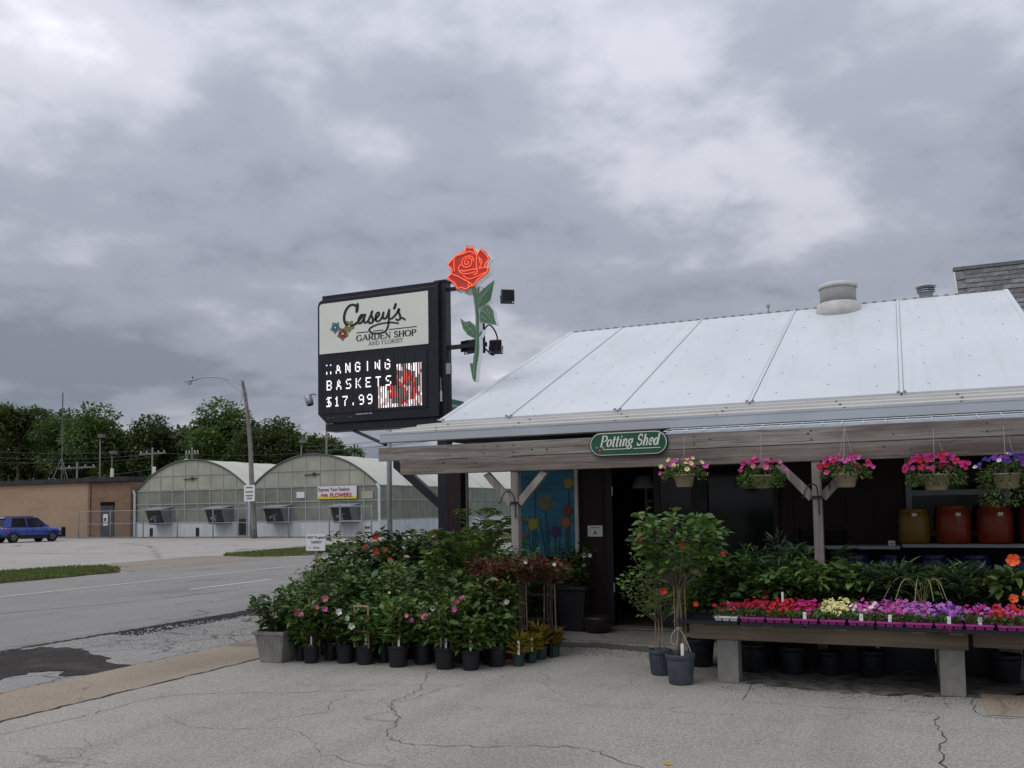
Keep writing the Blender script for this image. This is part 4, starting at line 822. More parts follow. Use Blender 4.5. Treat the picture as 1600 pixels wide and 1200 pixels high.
for bi, (x0, x1) in enumerate(BAYS):
    c = (x0+x1)/2; hw = (x1-x0)/2; NCOL = 9
    xs = [x0+(x1-x0)*k/NCOL for k in range(NCOL+1)]
    # front panes, row by row, each its own sheet
    for k in range(NCOL):
        a, b = xs[k]+.03, xs[k+1]-.03
        for z0, z1, m in ((1.0, 2.17, M_FILMLOW), (2.23, EAV-.04, M_FILMLOW)):
            if bi == 0 and z0 == 1.0 and k == 8: continue
            MB().box(a, GY+.02, z0, b, GY+.035, z1).build('pane', m, gh)
        top = [(a+(b-a)*j/6, arch((a+(b-a)*j/6-c)/hw)-.05) for j in range(7)]
        top = [(x, max(z, EAV+.045)) for x, z in top]
        MB().prism([(a, EAV+.04), (b, EAV+.04)]+top[::-1], GY+.02, GY+.035).build('arch_pane', M_FILM, gh)
        MB().box(xs[k]+.004, GY+.0, .02, xs[k+1]-.004, GY+.05, .96).build('base_panel', M_WHITEPANEL, gh)
    for k in range(1, NCOL):
        x = xs[k]; MB().box(x-.03, GY-.02, .97, x+.03, GY+.06, arch((x-c)/hw)-.03).build('mullion', M_ALU, gh)
    for z in (.96, 2.17, EAV-.03): MB().box(x0+.03, GY-.035, z, x1-.03, GY-.021, z+.06).build('rail', M_ALU, gh)
    MB().tube([(c-hw*.72, GY-.03, EAV+1.0), (c+hw*.72, GY-.03, EAV+1.0)], .02, 6).build('arch_rail', M_ALU, gh)
    MB().tube([(c+hw*t/12, GY-.04, arch(t/12)) for t in range(-12, 13)], .055, 6).build('arch_rib', m_noise('dark_arch_rib', (.11, .115, .105), (.08, .085, .08), 3, .6, bump=0), gh)
    mb = MB(); NA = 28
    for j in range(NA+1):
        t = -1+2*j/NA; x = c+hw*t; z = arch(t); mb.v += [(x, GY, z), (x, GY+30, z), (x, GY, z-.05), (x, GY+30, z-.05)]
    for j in range(NA): o_ = 4*j; mb.f += [(o_, o_+4, o_+5, o_+1), (o_+2, o_+3, o_+7, o_+6)]; mb.m += [0, 0]
    mb.build('roof_cover', M_COVER, gh, True)
    for j in range(1, 8):                         # hoops under the cover, seen as faint ridges
        y = GY+j*3.6; MB().tube([(c+hw*t/10, y, arch(t/10)+.012) for t in range(-10, 11)], .025, 5).build('hoop', M_COVER, gh, True)
    # row of dark vent gear in the gable
    MB().tube([(c-.6, GY-.05, EAV+.72), (c+.55, GY-.05, EAV+.76)], .035, 6).build('vent_rod', M_CRACK, gh)
    MB().box(c+.05, GY-.10, EAV+.66, c+.22, GY-.03, EAV+.86).build('vent_motor', M_CRACK, gh)
# downspouts and valley
for x in (-48.42, -38.56, -28.86):
    MB().tube([(x-.12, GY-.10, EAV+.05), (x+.05, GY-.12, EAV-.22), (x+.05, GY-.12, .05)], .085, 8).build('downspout', m_noise('white_downspout', (.56, .60, .62), (.48, .52, .54), 3, .5, bump=0), gh)
MB().box(-38.64, GY-.05, EAV-.08, -38.48, GY+30, EAV+.02).build('valley_gutter', M_GALV, gh)
# side wall beside the road
XW = -28.9
for k in range(20):
    y = GY+.06+k*1.5
    MB().box(XW-.02, y, .0, XW+.03, y+1.49, 1.0).build('base_panel', M_WHITEPANEL, gh)
    MB().box(XW-.02, y, 1.06, XW, y+1.46, 2.18).build('pane', M_FILMLOW, gh); MB().box(XW-.02, y, 2.24, XW, y+1.46, EAV-.04).build('pane', M_FILMLOW, gh)
    MB().box(XW-.03, y-.02, 1.0, XW+.035, y+.02, EAV).build('mullion', M_ALU, gh)
for z in (1.0, 2.18, EAV-.05): MB().box(XW+.0, GY+.06, z, XW+.05, GY+30, z+.055).build('rail', M_ALU, gh)
MB().box(-48.35, GY+29.9, 0, -28.9, GY+30, EAV).build('rear_wall', M_FILMLOW, gh)
MB().box(-48.36, GY+.05, 0, -48.30, GY+30, EAV).build('far_wall', M_FILMLOW, gh)
# glazed door
f = MB(); f.box(-39.55, GY-.08, 0, -39.43, GY-.021, 2.2); f.box(-38.82, GY-.08, 0, -38.70, GY-.021, 2.2); f.box(-39.43, GY-.08, 2.08, -38.82, GY-.021, 2.2); f.box(-39.43, GY-.08, 0, -38.82, GY-.021, .12)
d_ = f.build('door', M_WINFRAME, gh); MB().box(-39.43, GY-.05, .12, -38.82, GY-.04, 1.15).build('pane', M_DARK, d_); MB().box(-39.43, GY-.05, 1.17, -38.82, GY-.04, 2.08).build('pane', M_FILMLOW, d_)
MB().box(-34.9, GY-.045, 2.42, -34.3, GY-.036, 2.80).build('notice', M_TAG, gh); MB().box(-30.1, GY-.045, 2.3, -29.3, GY-.036, 2.75).build('notice', M_FILM, gh)
for x in (-47.1, -43.05): MB().box(x, GY-.02, .05, x+.28, GY-.002, .62).build('vent_hole', M_DARK, gh)
# evaporative coolers hung on the front
M_COOL = m_noise('grey_cooler_metal', (.16, .17, .18), (.11, .12, .13), 3, .55, bump=0); M_COOLTOP = m_noise('pale_cooler_lid', (.33, .37, .39), (.27, .30, .32), 3, .5, bump=0)
for i, (x, nm) in enumerate(((-46.55, 'leftmost'), (-41.45, 'second from the left'), (-36.75, 'third from the left'), (-31.75, 'rightmost'))):
    c = thing('cooler_box', (x, GY-.03, .85), 'grey ventilation box on the greenhouse front, %s of four' % nm, 'vent box', 'ventilation boxes on the greenhouse front')
    wd = 1.45
    MB().hexa([(0, -.55, .0), (wd, -.55, .0), (wd, 0, .0), (0, 0, .0)], [(0, -.95, 1.0), (wd, -.95, 1.0), (wd, 0, 1.0), (0, 0, 1.0)]).build('housing', M_COOL, c, bevel=.02)
    MB().hexa([(-.06, -1.05, 1.01), (wd+.06, -1.05, 1.01), (wd+.06, 0, 1.12), (-.06, 0, 1.12)], [(-.06, -1.05, 1.05), (wd+.06, -1.05, 1.05), (wd+.06, 0, 1.17), (-.06, 0, 1.17)]).build('lid', M_COOLTOP, c)
    MB().hexa([(.08, -.60, .08), (wd-.08, -.60, .08), (wd-.08, -.58, .08), (.08, -.58, .08)], [(.08, -.965, .93), (wd-.08, -.965, .93), (wd-.08, -.945, .93), (.08, -.945, .93)]).build('opening', M_DARK, c)
    fb = MB(); cc = Vector((wd*.46, -.80, .50))
    for k in range(4):
        a = k*pi/2+.5; fb.hexa([tuple(cc+Vector((cos(a)*.06-sin(a)*.05, 0, sin(a)*.06+cos(a)*.05))), tuple(cc+Vector((cos(a)*.06+sin(a)*.05, 0, sin(a)*.06-cos(a)*.05))), tuple(cc+Vector((cos(a)*.34+sin(a)*.12, .02, sin(a)*.34-cos(a)*.12))), tuple(cc+Vector((cos(a)*.34-sin(a)*.06, .02, sin(a)*.34+cos(a)*.06)))],
                               [tuple(cc+Vector((cos(a)*.06-sin(a)*.05, -.02, sin(a)*.06+cos(a)*.05))), tuple(cc+Vector((cos(a)*.06+sin(a)*.05, -.02, sin(a)*.06-cos(a)*.05))), tuple(cc+Vector((cos(a)*.34+sin(a)*.12, 0, sin(a)*.34-cos(a)*.12))), tuple(cc+Vector((cos(a)*.34-sin(a)*.06, 0, sin(a)*.34+cos(a)*.06)))])
    fb.build('fan_blades', M_COOL, c)
# flower banner
bn = thing('banner', (-33.25, GY-.13, 2.32), 'white and yellow banner about flowers on the greenhouse front', 'banner')
MB().box(0, 0, 0, 2.85, .02, .78).build('sheet', mat('white_vinyl', (.66, .65, .66), .5), bn); MB().box(0, -.006, 0, 2.85, -.001, .17).build('yellow_band', mat('yellow_vinyl', (.66, .56, .06), .5), bn)
PURP = mat('purple_ink', (.20, .04, .16), .5); REDI = mat('crimson_ink', (.40, .02, .07), .5)
put_text('lettering', 'Express Your Feelings', .30, PURP, (.06, -.012, .48), bn, bold=.006, sx=.86); put_text('lettering', 'With', .26, REDI, (.22, -.012, .14), bn, bold=.008, shear=.2); put_text('lettering', 'FLOWERS', .36, REDI, (.92, -.012, .10), bn, bold=.012, sx=1.0)
# brick building
M_BRICKT = mat('painted_tan_brick', (.36, .235, .145), .85, spec=.2); t = NT(M_BRICKT)
def brick_nodes(t, a, b, mort, sc=1.0):
    g_ = t.world((1, 1, 1)); sp_ = t.t.nodes.new('ShaderNodeSeparateXYZ'); t.t.links.new(g_, sp_.inputs[0]); cb_ = t.t.nodes.new('ShaderNodeCombineXYZ')
    t.t.links.new(t.math('ADD', sp_.outputs[0], sp_.outputs[1]), cb_.inputs[0]); t.t.links.new(sp_.outputs[2], cb_.inputs[1])
    br = t.t.nodes.new('ShaderNodeTexBrick'); t.t.links.new(cb_.outputs[0], br.inputs['Vector']); br.inputs['Color1'].default_value = (*a, 1); br.inputs['Color2'].default_value = (*b, 1); br.inputs['Mortar'].default_value = (*mort, 1)
    br.inputs['Scale'].default_value = 1.; br.inputs['Brick Width'].default_value = .41; br.inputs['Row Height'].default_value = .2; br.inputs['Mortar Size'].default_value = .012
    st = t.noise(t.world((.25, .25, 1.2)), 1., 6); c = t.mix(t.math('MULTIPLY', t.step(st, .42, .70), .40), br.outputs[0], tuple(x*.62 for x in a)); t.col(c); t.bump(br.outputs['Fac'], -.3, .01)
brick_nodes(t, (.385, .275, .187), (.355, .25, .17), (.325, .23, .158))
M_BRICKB = mat('bare_brown_brick', (.235, .15, .095), .9, spec=.2); brick_nodes(NT(M_BRICKB), (.245, .155, .098), (.18, .115, .075), (.20, .15, .11))
bb = thing('brick_building', (0, 0, 0), 'low tan brick building with flat black roof edge across the road', 'building'); QY = 45.6
MB().box(-105, QY, 0, -52.25, QY+26, 3.82).build('wall', M_BRICKT, bb); MB().box(-52.23, QY+.03, 0, -48.52, QY+26, 3.80).build('wall', M_BRICKB, bb)
MB().box(-105.2, QY-.22, 3.84, -48.48, QY+26, 4.16).build('roof_edge', m_noise('black_roof_edge', (.025, .024, .025), (.04, .038, .038), 2, .7, bump=0), bb)
MB().box(-52.42, QY-.06, 0, -52.2, QY-.003, 3.8).build('pilaster', M_BRICKB, bb)
MB().box(-51.25, QY-.02, 2.2, -49.95, QY+.02, 2.45).build('door_lintel', M_DARK, bb)
d_ = MB().box(-51.2, QY-.04, .06, -50.0, QY+.02, 2.2).build('door', m_noise('dark_grey_door', (.05, .052, .06), (.042, .044, .05), 3, .5, bump=0), bb)
for z0, z1 in ((1.05, 1.62), (.82, 1.0)): MB().box(-50.93, QY-.05, z0, -50.50, QY-.042, z1).build('notice', M_TAG, d_)
MB().box(-50.86, QY-.056, 1.12, -50.62, QY-.051, 1.36).build('blue_symbol', mat('blue_sign_ink', (.02, .05, .25), .5), d_); MB().box(-50.12, QY-.09, 1.0, -50.06, QY-.041, 1.12).build('handle', M_GALV, d_)
MB().box(-55.0, QY-.03, .08, -54.62, QY-.003, .75).build('wall_vent', M_DARK, bb)
MB().box(-60, QY-.9, -.02, -28.6, QY-.3, .06).build('kerb', M_CONCRETE, bb)
for x, z in ((-53.5, 4.16), (-49.4, 4.16)): MB().lathe([(.12, 0), (.12, .8)], (x, QY+3, z), 10, capt=True).build('roof_pipe', M_TAG, bb)
# chain link fence
fn = thing('chain_link_fence', (0, 0, 0), 'grey chain link fence in front of the brick wall and greenhouse', 'fence'); FY = 44.55
FXS = list(np.arange(-52.1, -28.0, 2.95))
for x in FXS: MB().lathe([(.036, 0), (.036, 1.86), (.01, 1.90)], (x, FY, 0), 8).build('post', M_GALV, fn, True)
for z in (1.82, .95): MB().tube([(FXS[0], FY-.03, z), (FXS[-1], FY-.03, z)], .022, 6).build('rail', M_GALV, fn)
mb = MB(); x = FXS[0]-1.8
while x < FXS[-1]:
    for s in (1, -1):
        a = x if s == 1 else x+1.8; b = a+s*1.75; z0, z1 = .04, 1.79
        if a < FXS[0]: z0 = .04+(FXS[0]-a); a = FXS[0]
        if b < FXS[0]: z1 = .04+(a-FXS[0]); b = FXS[0]
        if b > FXS[-1]: z1 = z0+(FXS[-1]-a); b = FXS[-1]
        if a > FXS[-1]: z0 = .04+(a-FXS[-1]); a = FXS[-1]
        w_ = .0035; mb.add([(a-w_, FY+.002*s, z0), (a+w_, FY+.002*s, z0), (b+w_, FY+.002*s, z1), (b-w_, FY+.002*s, z1)], [(0, 1, 2, 3)])
    x += .13
stuff(mb.build('wire_mesh', M_GALV, fn))
g = thing('fence_gate', (-29.6, FY-.5, 0), 'short galvanised fence gate beside the greenhouse corner', 'gate')
for x in (-.75, .75): MB().lathe([(.05, 0), (.05, 1.95)], (x, 0, 0), 8, capt=True).build('gate_post', M_GALV, g)
for z in (.1, 1.0, 1.85): MB().tube([(-.75, 0, z), (.75, 0, z)], .022, 6).build('gate_rail', M_GALV, g)
# bowed wooden street light
sl = thing('street_light', (-36.5, 43.95, 0), 'bowed wooden pole with a long armed street light', 'street lamp')
pl = cat_rom([(0, 0, 0), (-.22, 0, 3.2), (-.36, 0, 5.8), (-.68, 0, 8.4), (-.98, 0, 9.75)], 5); n_ = len(pl)
MB().tube(pl, [.17-.075*i/(n_-1) for i in range(n_)], 10).build('pole', M_POLEWOOD, sl, True)
MB().tube(cat_rom([(-.95, 0, 9.45), (-2.2, -.1, 9.95), (-3.5, -.2, 10.12), (-4.4, -.25, 10.08)], 6), .035, 6).build('arm', M_GALV, sl)
MB().tube([(-.93, 0, 8.95), (-2.3, -.1, 9.9)], .015, 5).build('arm_brace', M_GALV, sl)
h_ = MB(); h_.hexa([(-5.35, -.40, 9.92), (-4.35, -.33, 10.02), (-4.35, -.17, 10.02), (-5.35, -.08, 9.92)], [(-5.25, -.34, 10.10), (-4.35, -.30, 10.14), (-4.35, -.2, 10.14), (-5.25, -.14, 10.10)]).build('lamp_head', M_GALV, sl, bevel=.04)
MB().lathe([(.02, -.20), (.14, -.14), (.18, 0)], (-5.0, -.24, 9.93), 12, capt=True).build('lens', mat('lamp_lens', (.42, .43, .42), .2), sl, True)
MB().lathe([(.04, 0), (.05, .10), (.0, .12)], (-4.75, -.24, 10.13), 8).build('photo_cell', M_DARK, sl)
MB().box(-.62, -.24, 2.25, .18, -.20, 3.25).build('notice_board', M_TAG, sl)
for z, w_ in ((3.05, .5), (2.78, .6), (2.55, .55), (2.38, .4)): MB().box(-.22-w_/2, -.246, z, -.22+w_/2, -.241, z+.09).build('notice_line', mat('grey_print', (.16, .16, .17), .6), sl)
# poles, antenna and wires behind the roofs
M_ALU_D = m_noise('dull_dark_steel', (.16, .165, .165), (.12, .125, .125), 3, .6, bump=0)
def util_pole(x, y, h, label, arm=None, trafo=False, head=False, r=.13, cat='utility pole'):
    o = thing('utility_pole', (x, y, 0), label, cat)
    MB().tube([(0, 0, 0), (0, 0, h)], [r, r*.7], 8).build('pole', M_POLEWOOD, o, True)
    if arm:
        MB().box(-arm, -.08, h-.75, arm, .08, h-.55).build('crossarm', M_POLEWOOD, o)
        for s in (-.9, -.45, .45, .9): MB().lathe([(.05, 0), (.07, .1), (.03, .2)], (arm*s, 0, h-.55), 6, capt=True).build('insulator', M_TAG, o)
    if trafo: MB().lathe([(.34, 0), (.36, .05), (.36, .95), (.25, 1.05)], (-.55, -.2, h-2.3), 12, capt=True).build('transformer', M_GALV, o, True); MB().tube([(-.55, -.2, h-1.25), (-.7, -.2, h-.75)], .05, 5).build('bushing', M_GALV, o)
    if head: MB().box(-.15, -.2, h-.2, .62, .2, h+.18).build('lamp_head', M_ALU_D, o)
    return o
util_pole(-76.5, 75, 8.9, 'wooden utility pole with crossarm beside the greenhouse arch', 1.9); util_pole(-88.1, 75, 7.7, 'short utility pole with a wide crossarm over the brick roof', 2.9)
util_pole(-70.8, 75, 8.7, 'utility pole with a grey transformer above the left greenhouse', .9, True); util_pole(-85.6, 76, 10.7, 'slim lamp pole left of the crossarm poles', head=True, r=.09); util_pole(-82.6, 75, 8.6, 'slim lamp pole with a small box head', head=True, r=.09); util_pole(-58.6, 78, 9.0, 'lamp pole between the two greenhouse arches', head=True, r=.09)
an = thing('antenna_mast', (-90.6, 75, 0), 'tall thin antenna mast above the brick building', 'antenna')
MB().tube([(0, 0, 0), (0, 0, 16)], .065, 6).build('mast', M_ALU_D, an)
for k in range(3): MB().tube([(0, 0, 8.3), (1.7*cos(k*2.1), 1.7*sin(k*2.1), 3.9)], .03, 5).build('stay', M_GALV, an)
def wire(a, b, sag, label, r=.022):
    a = Vector(a); b = Vector(b); mb = MB(); P_ = []
    for k in range(17): t = k/16; p = a.lerp(b, t); p.z -= sag*4*t*(1-t); P_.append(p)
    mb.tube(P_, r, 4); tag(mb.build('overhead_wire', m_noise('wire_grey', (.10, .105, .11), (.14, .145, .15), 2, .6, bump=0)), label, 'wire', 'overhead wires')
for k, (dz, sg_) in enumerate(((0, 1.0), (-.45, 1.2), (-.75, 1.4))): wire((-120, 72, 11.8+dz*1.2), (-76.5, 75, 8.6+dz), sg_, 'overhead wire crossing the trees, %s of three' % ('top', 'middle', 'lowest')[k])
wire((-76.5, 75, 6.5), (-110, 74, 5.6), .5, 'low overhead wire just above the brick roof'); wire((-76.5, 75, 8.4), (-40, 78, 8.8), 1.0, 'overhead wire running behind the greenhouse roofs')
wire((-37.45, 44, 8.9), (-80, 92, 16), 1.0, 'thin service wire leaving the street light pole to the left', .02); wire((-58, 78, 8.4), (-10, 60, 11.0), 1.2, 'overhead wire crossing the sky under the shop sign', .03); wire((-58, 78, 8.0), (-10, 60, 10.2), 1.2, 'second overhead wire just below the first under the shop sign', .03)
# ---- trees behind
def crown_mesh(name, R, H, n, leaf, m, seed, lobes=14):
    r = np.random.default_rng(seed); P = []; D = []
    L_ = []
    for k in range(lobes):
        a = r.uniform(0, 2*pi); q = sqrt(r.uniform(0, 1))*R*.72; zz_ = r.uniform(.12, .88)*H; k_ = 1-abs(zz_/H-.45)*.9
        L_.append((cos(a)*q*k_, sin(a)*q*k_, zz_, R*r.uniform(.26, .46)))
    per = n//lobes
    for (x, y, z, s) in L_:
        d = unit(r.normal(size=(per, 3))); rad_ = s*(r.uniform(.25, 1., per)**.45)[:, None]*(1+.25*np.sin(d[:, :1]*7+x)*np.cos(d[:, 2:]*6+y))
        p = d*rad_*np.array([1, 1, .8]); P.append(p+np.array([x, y, z])); D.append(d+r.normal(size=d.shape)*.55+np.array([0, 0, -.15]))
    P = np.concatenate(P); D = np.concatenate(D)
    return leaf_mesh(name, P, D, r.uniform(leaf*.6, leaf*1.3, len(P)), r.uniform(leaf*.4, leaf*.8, len(P)), m, droop=.2)
CR = [crown_mesh('crown', 5.2, 9.5, 13500, .40, LEAF[('tree', 'tree2', 'tree', 'tree2')[k]], 40+k, 17) for k in range(4)]
TREES = [(-131, 98, 17.2, 1.25, 0), (-124, 95, 19.3, 1.25, 1), (-116, 97, 17.4, 1.2, 2), (-109, 96, 15.9, 1.2, 0), (-103.5, 94, 17.0, 1.2, 3), (-98, 98, 15.4, 1.15, 2), (-93, 100, 14.2, 1.1, 1),
         (-87, 95, 17.0, 1.3, 3), (-81, 97, 14.6, 1.15, 0), (-75.5, 95, 13.8, 1.1, 2), (-70, 97, 12.0, 1.0, 1), (-66.2, 96, 10.2, .85, 0), (-139, 97, 18.0, 1.3, 3), (-121, 104, 16, 1.2, 2), (-106, 105, 15, 1.2, 1), (-90, 106, 13.5, 1.2, 0), (-78, 106, 12.5, 1.1, 3)]
ORD = ['first', 'second', 'third', 'fourth', 'fifth', 'sixth', 'seventh', 'eighth', 'ninth', 'tenth', 'eleventh', 'twelfth', 'thirteenth']
for i, (x, y, h, s, k) in enumerate(TREES):
    t_ = thing('broadleaf_tree', (x, y, 0), ('broad green tree behind the roofs, %s from the left in the near row' % ORD[sorted(range(13), key=lambda q: TREES[q][0]).index(i)] if i < 13 else 'broad green tree in the far row, %s from the left' % ORD[i-13]), 'tree', 'trees behind the buildings', random.uniform(0, 6))
    o = stuff(obj('crown', CR[k], t_)); o.location = (0, 0, h-9.5*s*1.02); o.scale = (s*1.05, s*1.05, s)
    tr = MB(); hb = h-9.5*s*.6
    tr.tube([(0, 0, -.1), (.1, 0, hb*.5), (0, .1, hb), (.2, 0, h-2.2)], [.42, .34, .26, .08], 8)
    for q in range(5): a = q*1.3; tr.tube([(0, 0, hb*(.75+.05*q)), (cos(a)*1.6, sin(a)*1.6, hb+1.4), (cos(a)*3.2*s, sin(a)*3.2*s, hb+3.0)], [.16, .1, .04], 6)
    tr.build('trunk', M_BARK, t_, True)
UND = crown_mesh('undergrowth', 5.0, 5.0, 5000, .6, LEAF['tree'], 77, 12)
for k in range(13):
    b_ = stuff(obj('shrub', UND)); b_.location = (-134+k*6.2, 91+random.uniform(-1, 1), -.6); b_.rotation_euler = (0, 0, random.uniform(0, 6)); b_.scale = (1, .8, random.uniform(1., 1.35)); tag(b_, 'dark green undergrowth at the foot of the tree row', 'shrub', 'undergrowth below the trees')
ft = thing('distant_tree', (-55.5, 150, 0), 'small far tree seen below the shop sign', 'tree'); o = stuff(obj('crown', CR[1], ft)); o.location = (0, 0, .5); o.scale = (.9, .9, 1.15); MB().tube([(0, 0, 0), (0, 0, 6)], [.3, .1], 6).build('trunk', M_BARK, ft)
ft = thing('distant_tree', (-51, 195, 0), 'bare topped far tree beside the shed roof corner', 'tree'); o = stuff(obj('crown', CR[2], ft)); o.location = (0, 0, 1.5); o.scale = (.9, .9, 1.5); MB().tube([(0, 0, 0), (0, 0, 9)], [.3, .1], 6).build('trunk', M_BARK, ft)
# ---- blue car
def make_car():
    c = thing('parked_car', (0, 0, 0), 'blue compact SUV parked by the tan brick wall', 'car')
    M_PAINT = m_noise('blue_car_paint', (.013, .048, .31), (.011, .042, .27), 2, .22, bump=0, spec=.6); M_PAINT.node_tree.nodes['Principled BSDF'].inputs['Coat Weight'].default_value = .6
    BLK = mat('black_trim', (.012, .012, .013), .5); TYR = mat('tyre_rubber', (.014, .014, .015), .85)
    ST = [(-2.12, .62, .50, .66, .84), (-2.06, .78, .36, .82, .96), (-1.9, .85, .28, .88, 1.0), (-1.3, .87, .25, .90, 1.0), (-.4, .88, .24, .90, .98), (.5, .88, .24, .90, .97), (1.1, .88, .25, .88, .97), (1.6, .86, .27, .85, .90), (1.95, .79, .32, .77, .80), (2.12, .62, .40, .62, .66)]
    ring = lambda s: [(s[0], -s[1], s[2]), (s[0], -s[1]-.02, s[2]+(s[4]-s[2])*.35), (s[0], -s[3], s[2]+(s[4]-s[2])*.72), (s[0], -s[3]+.06, s[4]), (s[0], -s[3]*.45, s[4]+.035), (s[0], s[3]*.45, s[4]+.035), (s[0], s[3]-.06, s[4]), (s[0], s[3], s[2]+(s[4]-s[2])*.72), (s[0], s[1]+.02, s[2]+(s[4]-s[2])*.35), (s[0], s[1], s[2])]
    def loft(rings, name, m, sub=1):
        mb = MB(); n_r = len(rings[0])
        for r__ in rings: mb.v += r__
        for i in range(len(rings)-1):
            for k in range(n_r): a = i*n_r+k; b = i*n_r+(k+1) % n_r; mb.f.append((a, b, b+n_r, a+n_r)); mb.m.append(0)
        mb.f.append(tuple(range(n_r))); mb.f.append(tuple(range((len(rings)-1)*n_r, len(rings)*n_r))); mb.m += [0, 0]
        o = mb.build(name, m, c, True); md = o.modifiers.new('s', 'SUBSURF'); md.levels = sub; md.render_levels = sub; return o
    loft([ring(s) for s in ST], 'body', M_PAINT)
    # glasshouse: dark glass volume, painted roof and pillars proud of it
    gb = [(-2.0, .76), (-1.5, .80), (.2, .81), (1.12, .74)]; gt_ = [(-1.72, .60), (-1.35, .64), (.05, .64), (.42, .58)]
    gm = MB(); gm.v = [(x, -y, .97) for x, y in gb]+[(x, y, .97) for x, y in gb[::-1]]+[(x, -y, 1.53) for x, y in gt_]+[(x, y, 1.53) for x, y in gt_[::-1]]
    for k in range(8): gm.f.append((k, (k+1) % 8, 8+(k+1) % 8, 8+k)); gm.m.append(0)
    gm.f.append(tuple(range(8, 16))); gm.m.append(0); gm.build('window_glass', M_GLASSDARK, c)
    MB().hexa([(-1.86, -.63, 1.515), (.44, -.62, 1.515), (.44, .62, 1.515), (-1.86, .63, 1.515)], [(-1.70, -.52, 1.60), (.20, -.54, 1.61), (.20, .54, 1.61), (-1.70, .52, 1.60)]).build('roof', M_PAINT, c, bevel=.03)
    def gp(t, s, z, o_=.012):                 # point on the side glass at length t and height z
        u = (z-.97)/.56; xb = t; yb = np.interp(xb, [p_[0] for p_ in gb], [p_[1] for p_ in gb]); xt = np.interp(xb, [p_[0] for p_ in gb], [p_[0] for p_ in gt_]); yt = np.interp(xt, [p_[0] for p_ in gt_], [p_[1] for p_ in gt_]); return Vector((xb+(xt-xb)*u, s*(yb+(yt-yb)*u+o_), z))
    for s in (-1, 1):
        for t0, t1 in ((-2.0, -1.50), (-.47, -.38), (1.02, 1.12)):
            q = [gp(t0, s, .96), gp(t1, s, .96), gp(t1, s, 1.54), gp(t0, s, 1.54)]; MB().hexa([tuple(p_) for p_ in q], [tuple(p_-Vector((0, s*.05, 0))) for p_ in q]).build('pillar', M_PAINT, c)
        q = [gp(-2.0, s, .94, .016), gp(1.12, s, .94, .016), gp(1.12, s, 1.0, .016), gp(-2.0, s, 1.0, .016)]; MB().hexa([tuple(p_) for p_ in q], [tuple(p_-Vector((0, s*.05, 0))) for p_ in q]).build('belt_line', M_PAINT, c)
        for x_ in (-1.55, -.42, .85): MB().box(x_-.006, min(s*.895, s*.903), .42, x_+.006, max(s*.895, s*.903), .92).build('door_gap', BLK, c)
        for x_ in (-1.3, -.15): MB().box(x_, min(s*.90, s*.925), .84, x_+.16, max(s*.90, s*.925), .865).build('door_handle', M_PAINT, c)
    for s in (-1, 1):
        y = s*.80
        MB().box(-1.9, min(y*.74, y*.71), 1.585, .1, max(y*.74, y*.71), 1.63).build('roof_rail', BLK, c)
        MB().box(-.95, min(s*.88, s*.915), .22, 1.0, max(s*.88, s*.915), .40).build('sill', BLK, c)
        MB().hexa([(.62, s*.88, 1.0), (.80, s*.88, 1.0), (.80, s*1.04, 1.02), (.66, s*1.04, 1.02)], [(.62, s*.88, 1.14), (.78, s*.88, 1.14), (.78, s*1.03, 1.15), (.66, s*1.03, 1.15)]).build('mirror', M_PAINT, c, bevel=.02)
        MB().hexa([(-2.13, s*.50, .78), (-1.86, s*.89, .78), (-1.80, s*.90, .92), (-2.12, s*.52, .90)], [(-2.14, s*.50, .84), (-1.88, s*.90, .86), (-1.82, s*.905, .94), (-2.13, s*.52, .94)]).build('tail_light', mat('tail_lens', (.45, .02, .015), .2), c)
        MB().hexa([(1.72, s*.87, .72), (2.05, s*.62, .68), (2.10, s*.56, .70), (1.74, s*.84, .74)], [(1.70, s*.865, .86), (2.0, s*.62, .80), (2.06, s*.56, .80), (1.72, s*.82, .86)]).build('headlight', mat('head_lens', (.55, .56, .58), .15), c)
        for x in (-1.32, 1.32):
            w_ = thing('x', (0, 0, 0), None, None); bpy.data.objects.remove(w_)
            o = MB().lathe([(.205, -.10), (.31, -.105), (.335, -.06), (.335, .06), (.31, .105), (.205, .10)], n=24, capb=False).build('wheel', TYR, c, True)
            o.location = (x, s*.80, .335); o.rotation_euler = (pi/2, 0, 0)
            ri = MB(); ri.lathe([(.21, -.07), (.21, .07)], n=24, capb=False)
            for k in range(5):
                a = 2*pi*k/5
                for zs in (1, -1): ri.add([(cos(a-.22)*.05, sin(a-.22)*.05, zs*.075), (cos(a+.22)*.05, sin(a+.22)*.05, zs*.075), (cos(a+.20)*.205, sin(a+.20)*.205, zs*.065), (cos(a-.20)*.205, sin(a-.20)*.205, zs*.065)], [(0, 1, 2, 3)])
            ri.build('rim', mat('alloy_rim', (.42, .42, .43), .3, .6), o); MB().lathe([(.205, -.02), (.2, .02)], n=16, capt=True).build('brake', BLK, o)
            ar = MB(); ar.tube([(x+cos(a)*.385, s*.885, .335+sin(a)*.385) for a in np.linspace(0, pi, 14)], .022, 6).build('arch_trim', BLK, c)
            ar2 = MB().lathe([(.38, -.02), (.38, .02)], n=20, capt=True).build('wheel_well', BLK, c); ar2.location = (x, s*.74, .335); ar2.rotation_euler = (pi/2, 0, 0)
    MB().box(-2.16, -.72, .30, -2.02, .72, .52).build('rear_bumper', BLK, c, bevel=.03); MB().box(1.98, -.62, .26, 2.17, .62, .46).build('front_bumper', BLK, c, bevel=.03)
    MB().box(-2.15, -.26, .60, -2.13, .26, .72).build('number_plate', M_TAG, c)
    return c
car = make_car()
hd = Vector((.13, .99, 0)).normalized(); ctr = Vector((-48.94, 37.2, 0))+Vector((-.80*hd.y*-1, 0, 0))*0
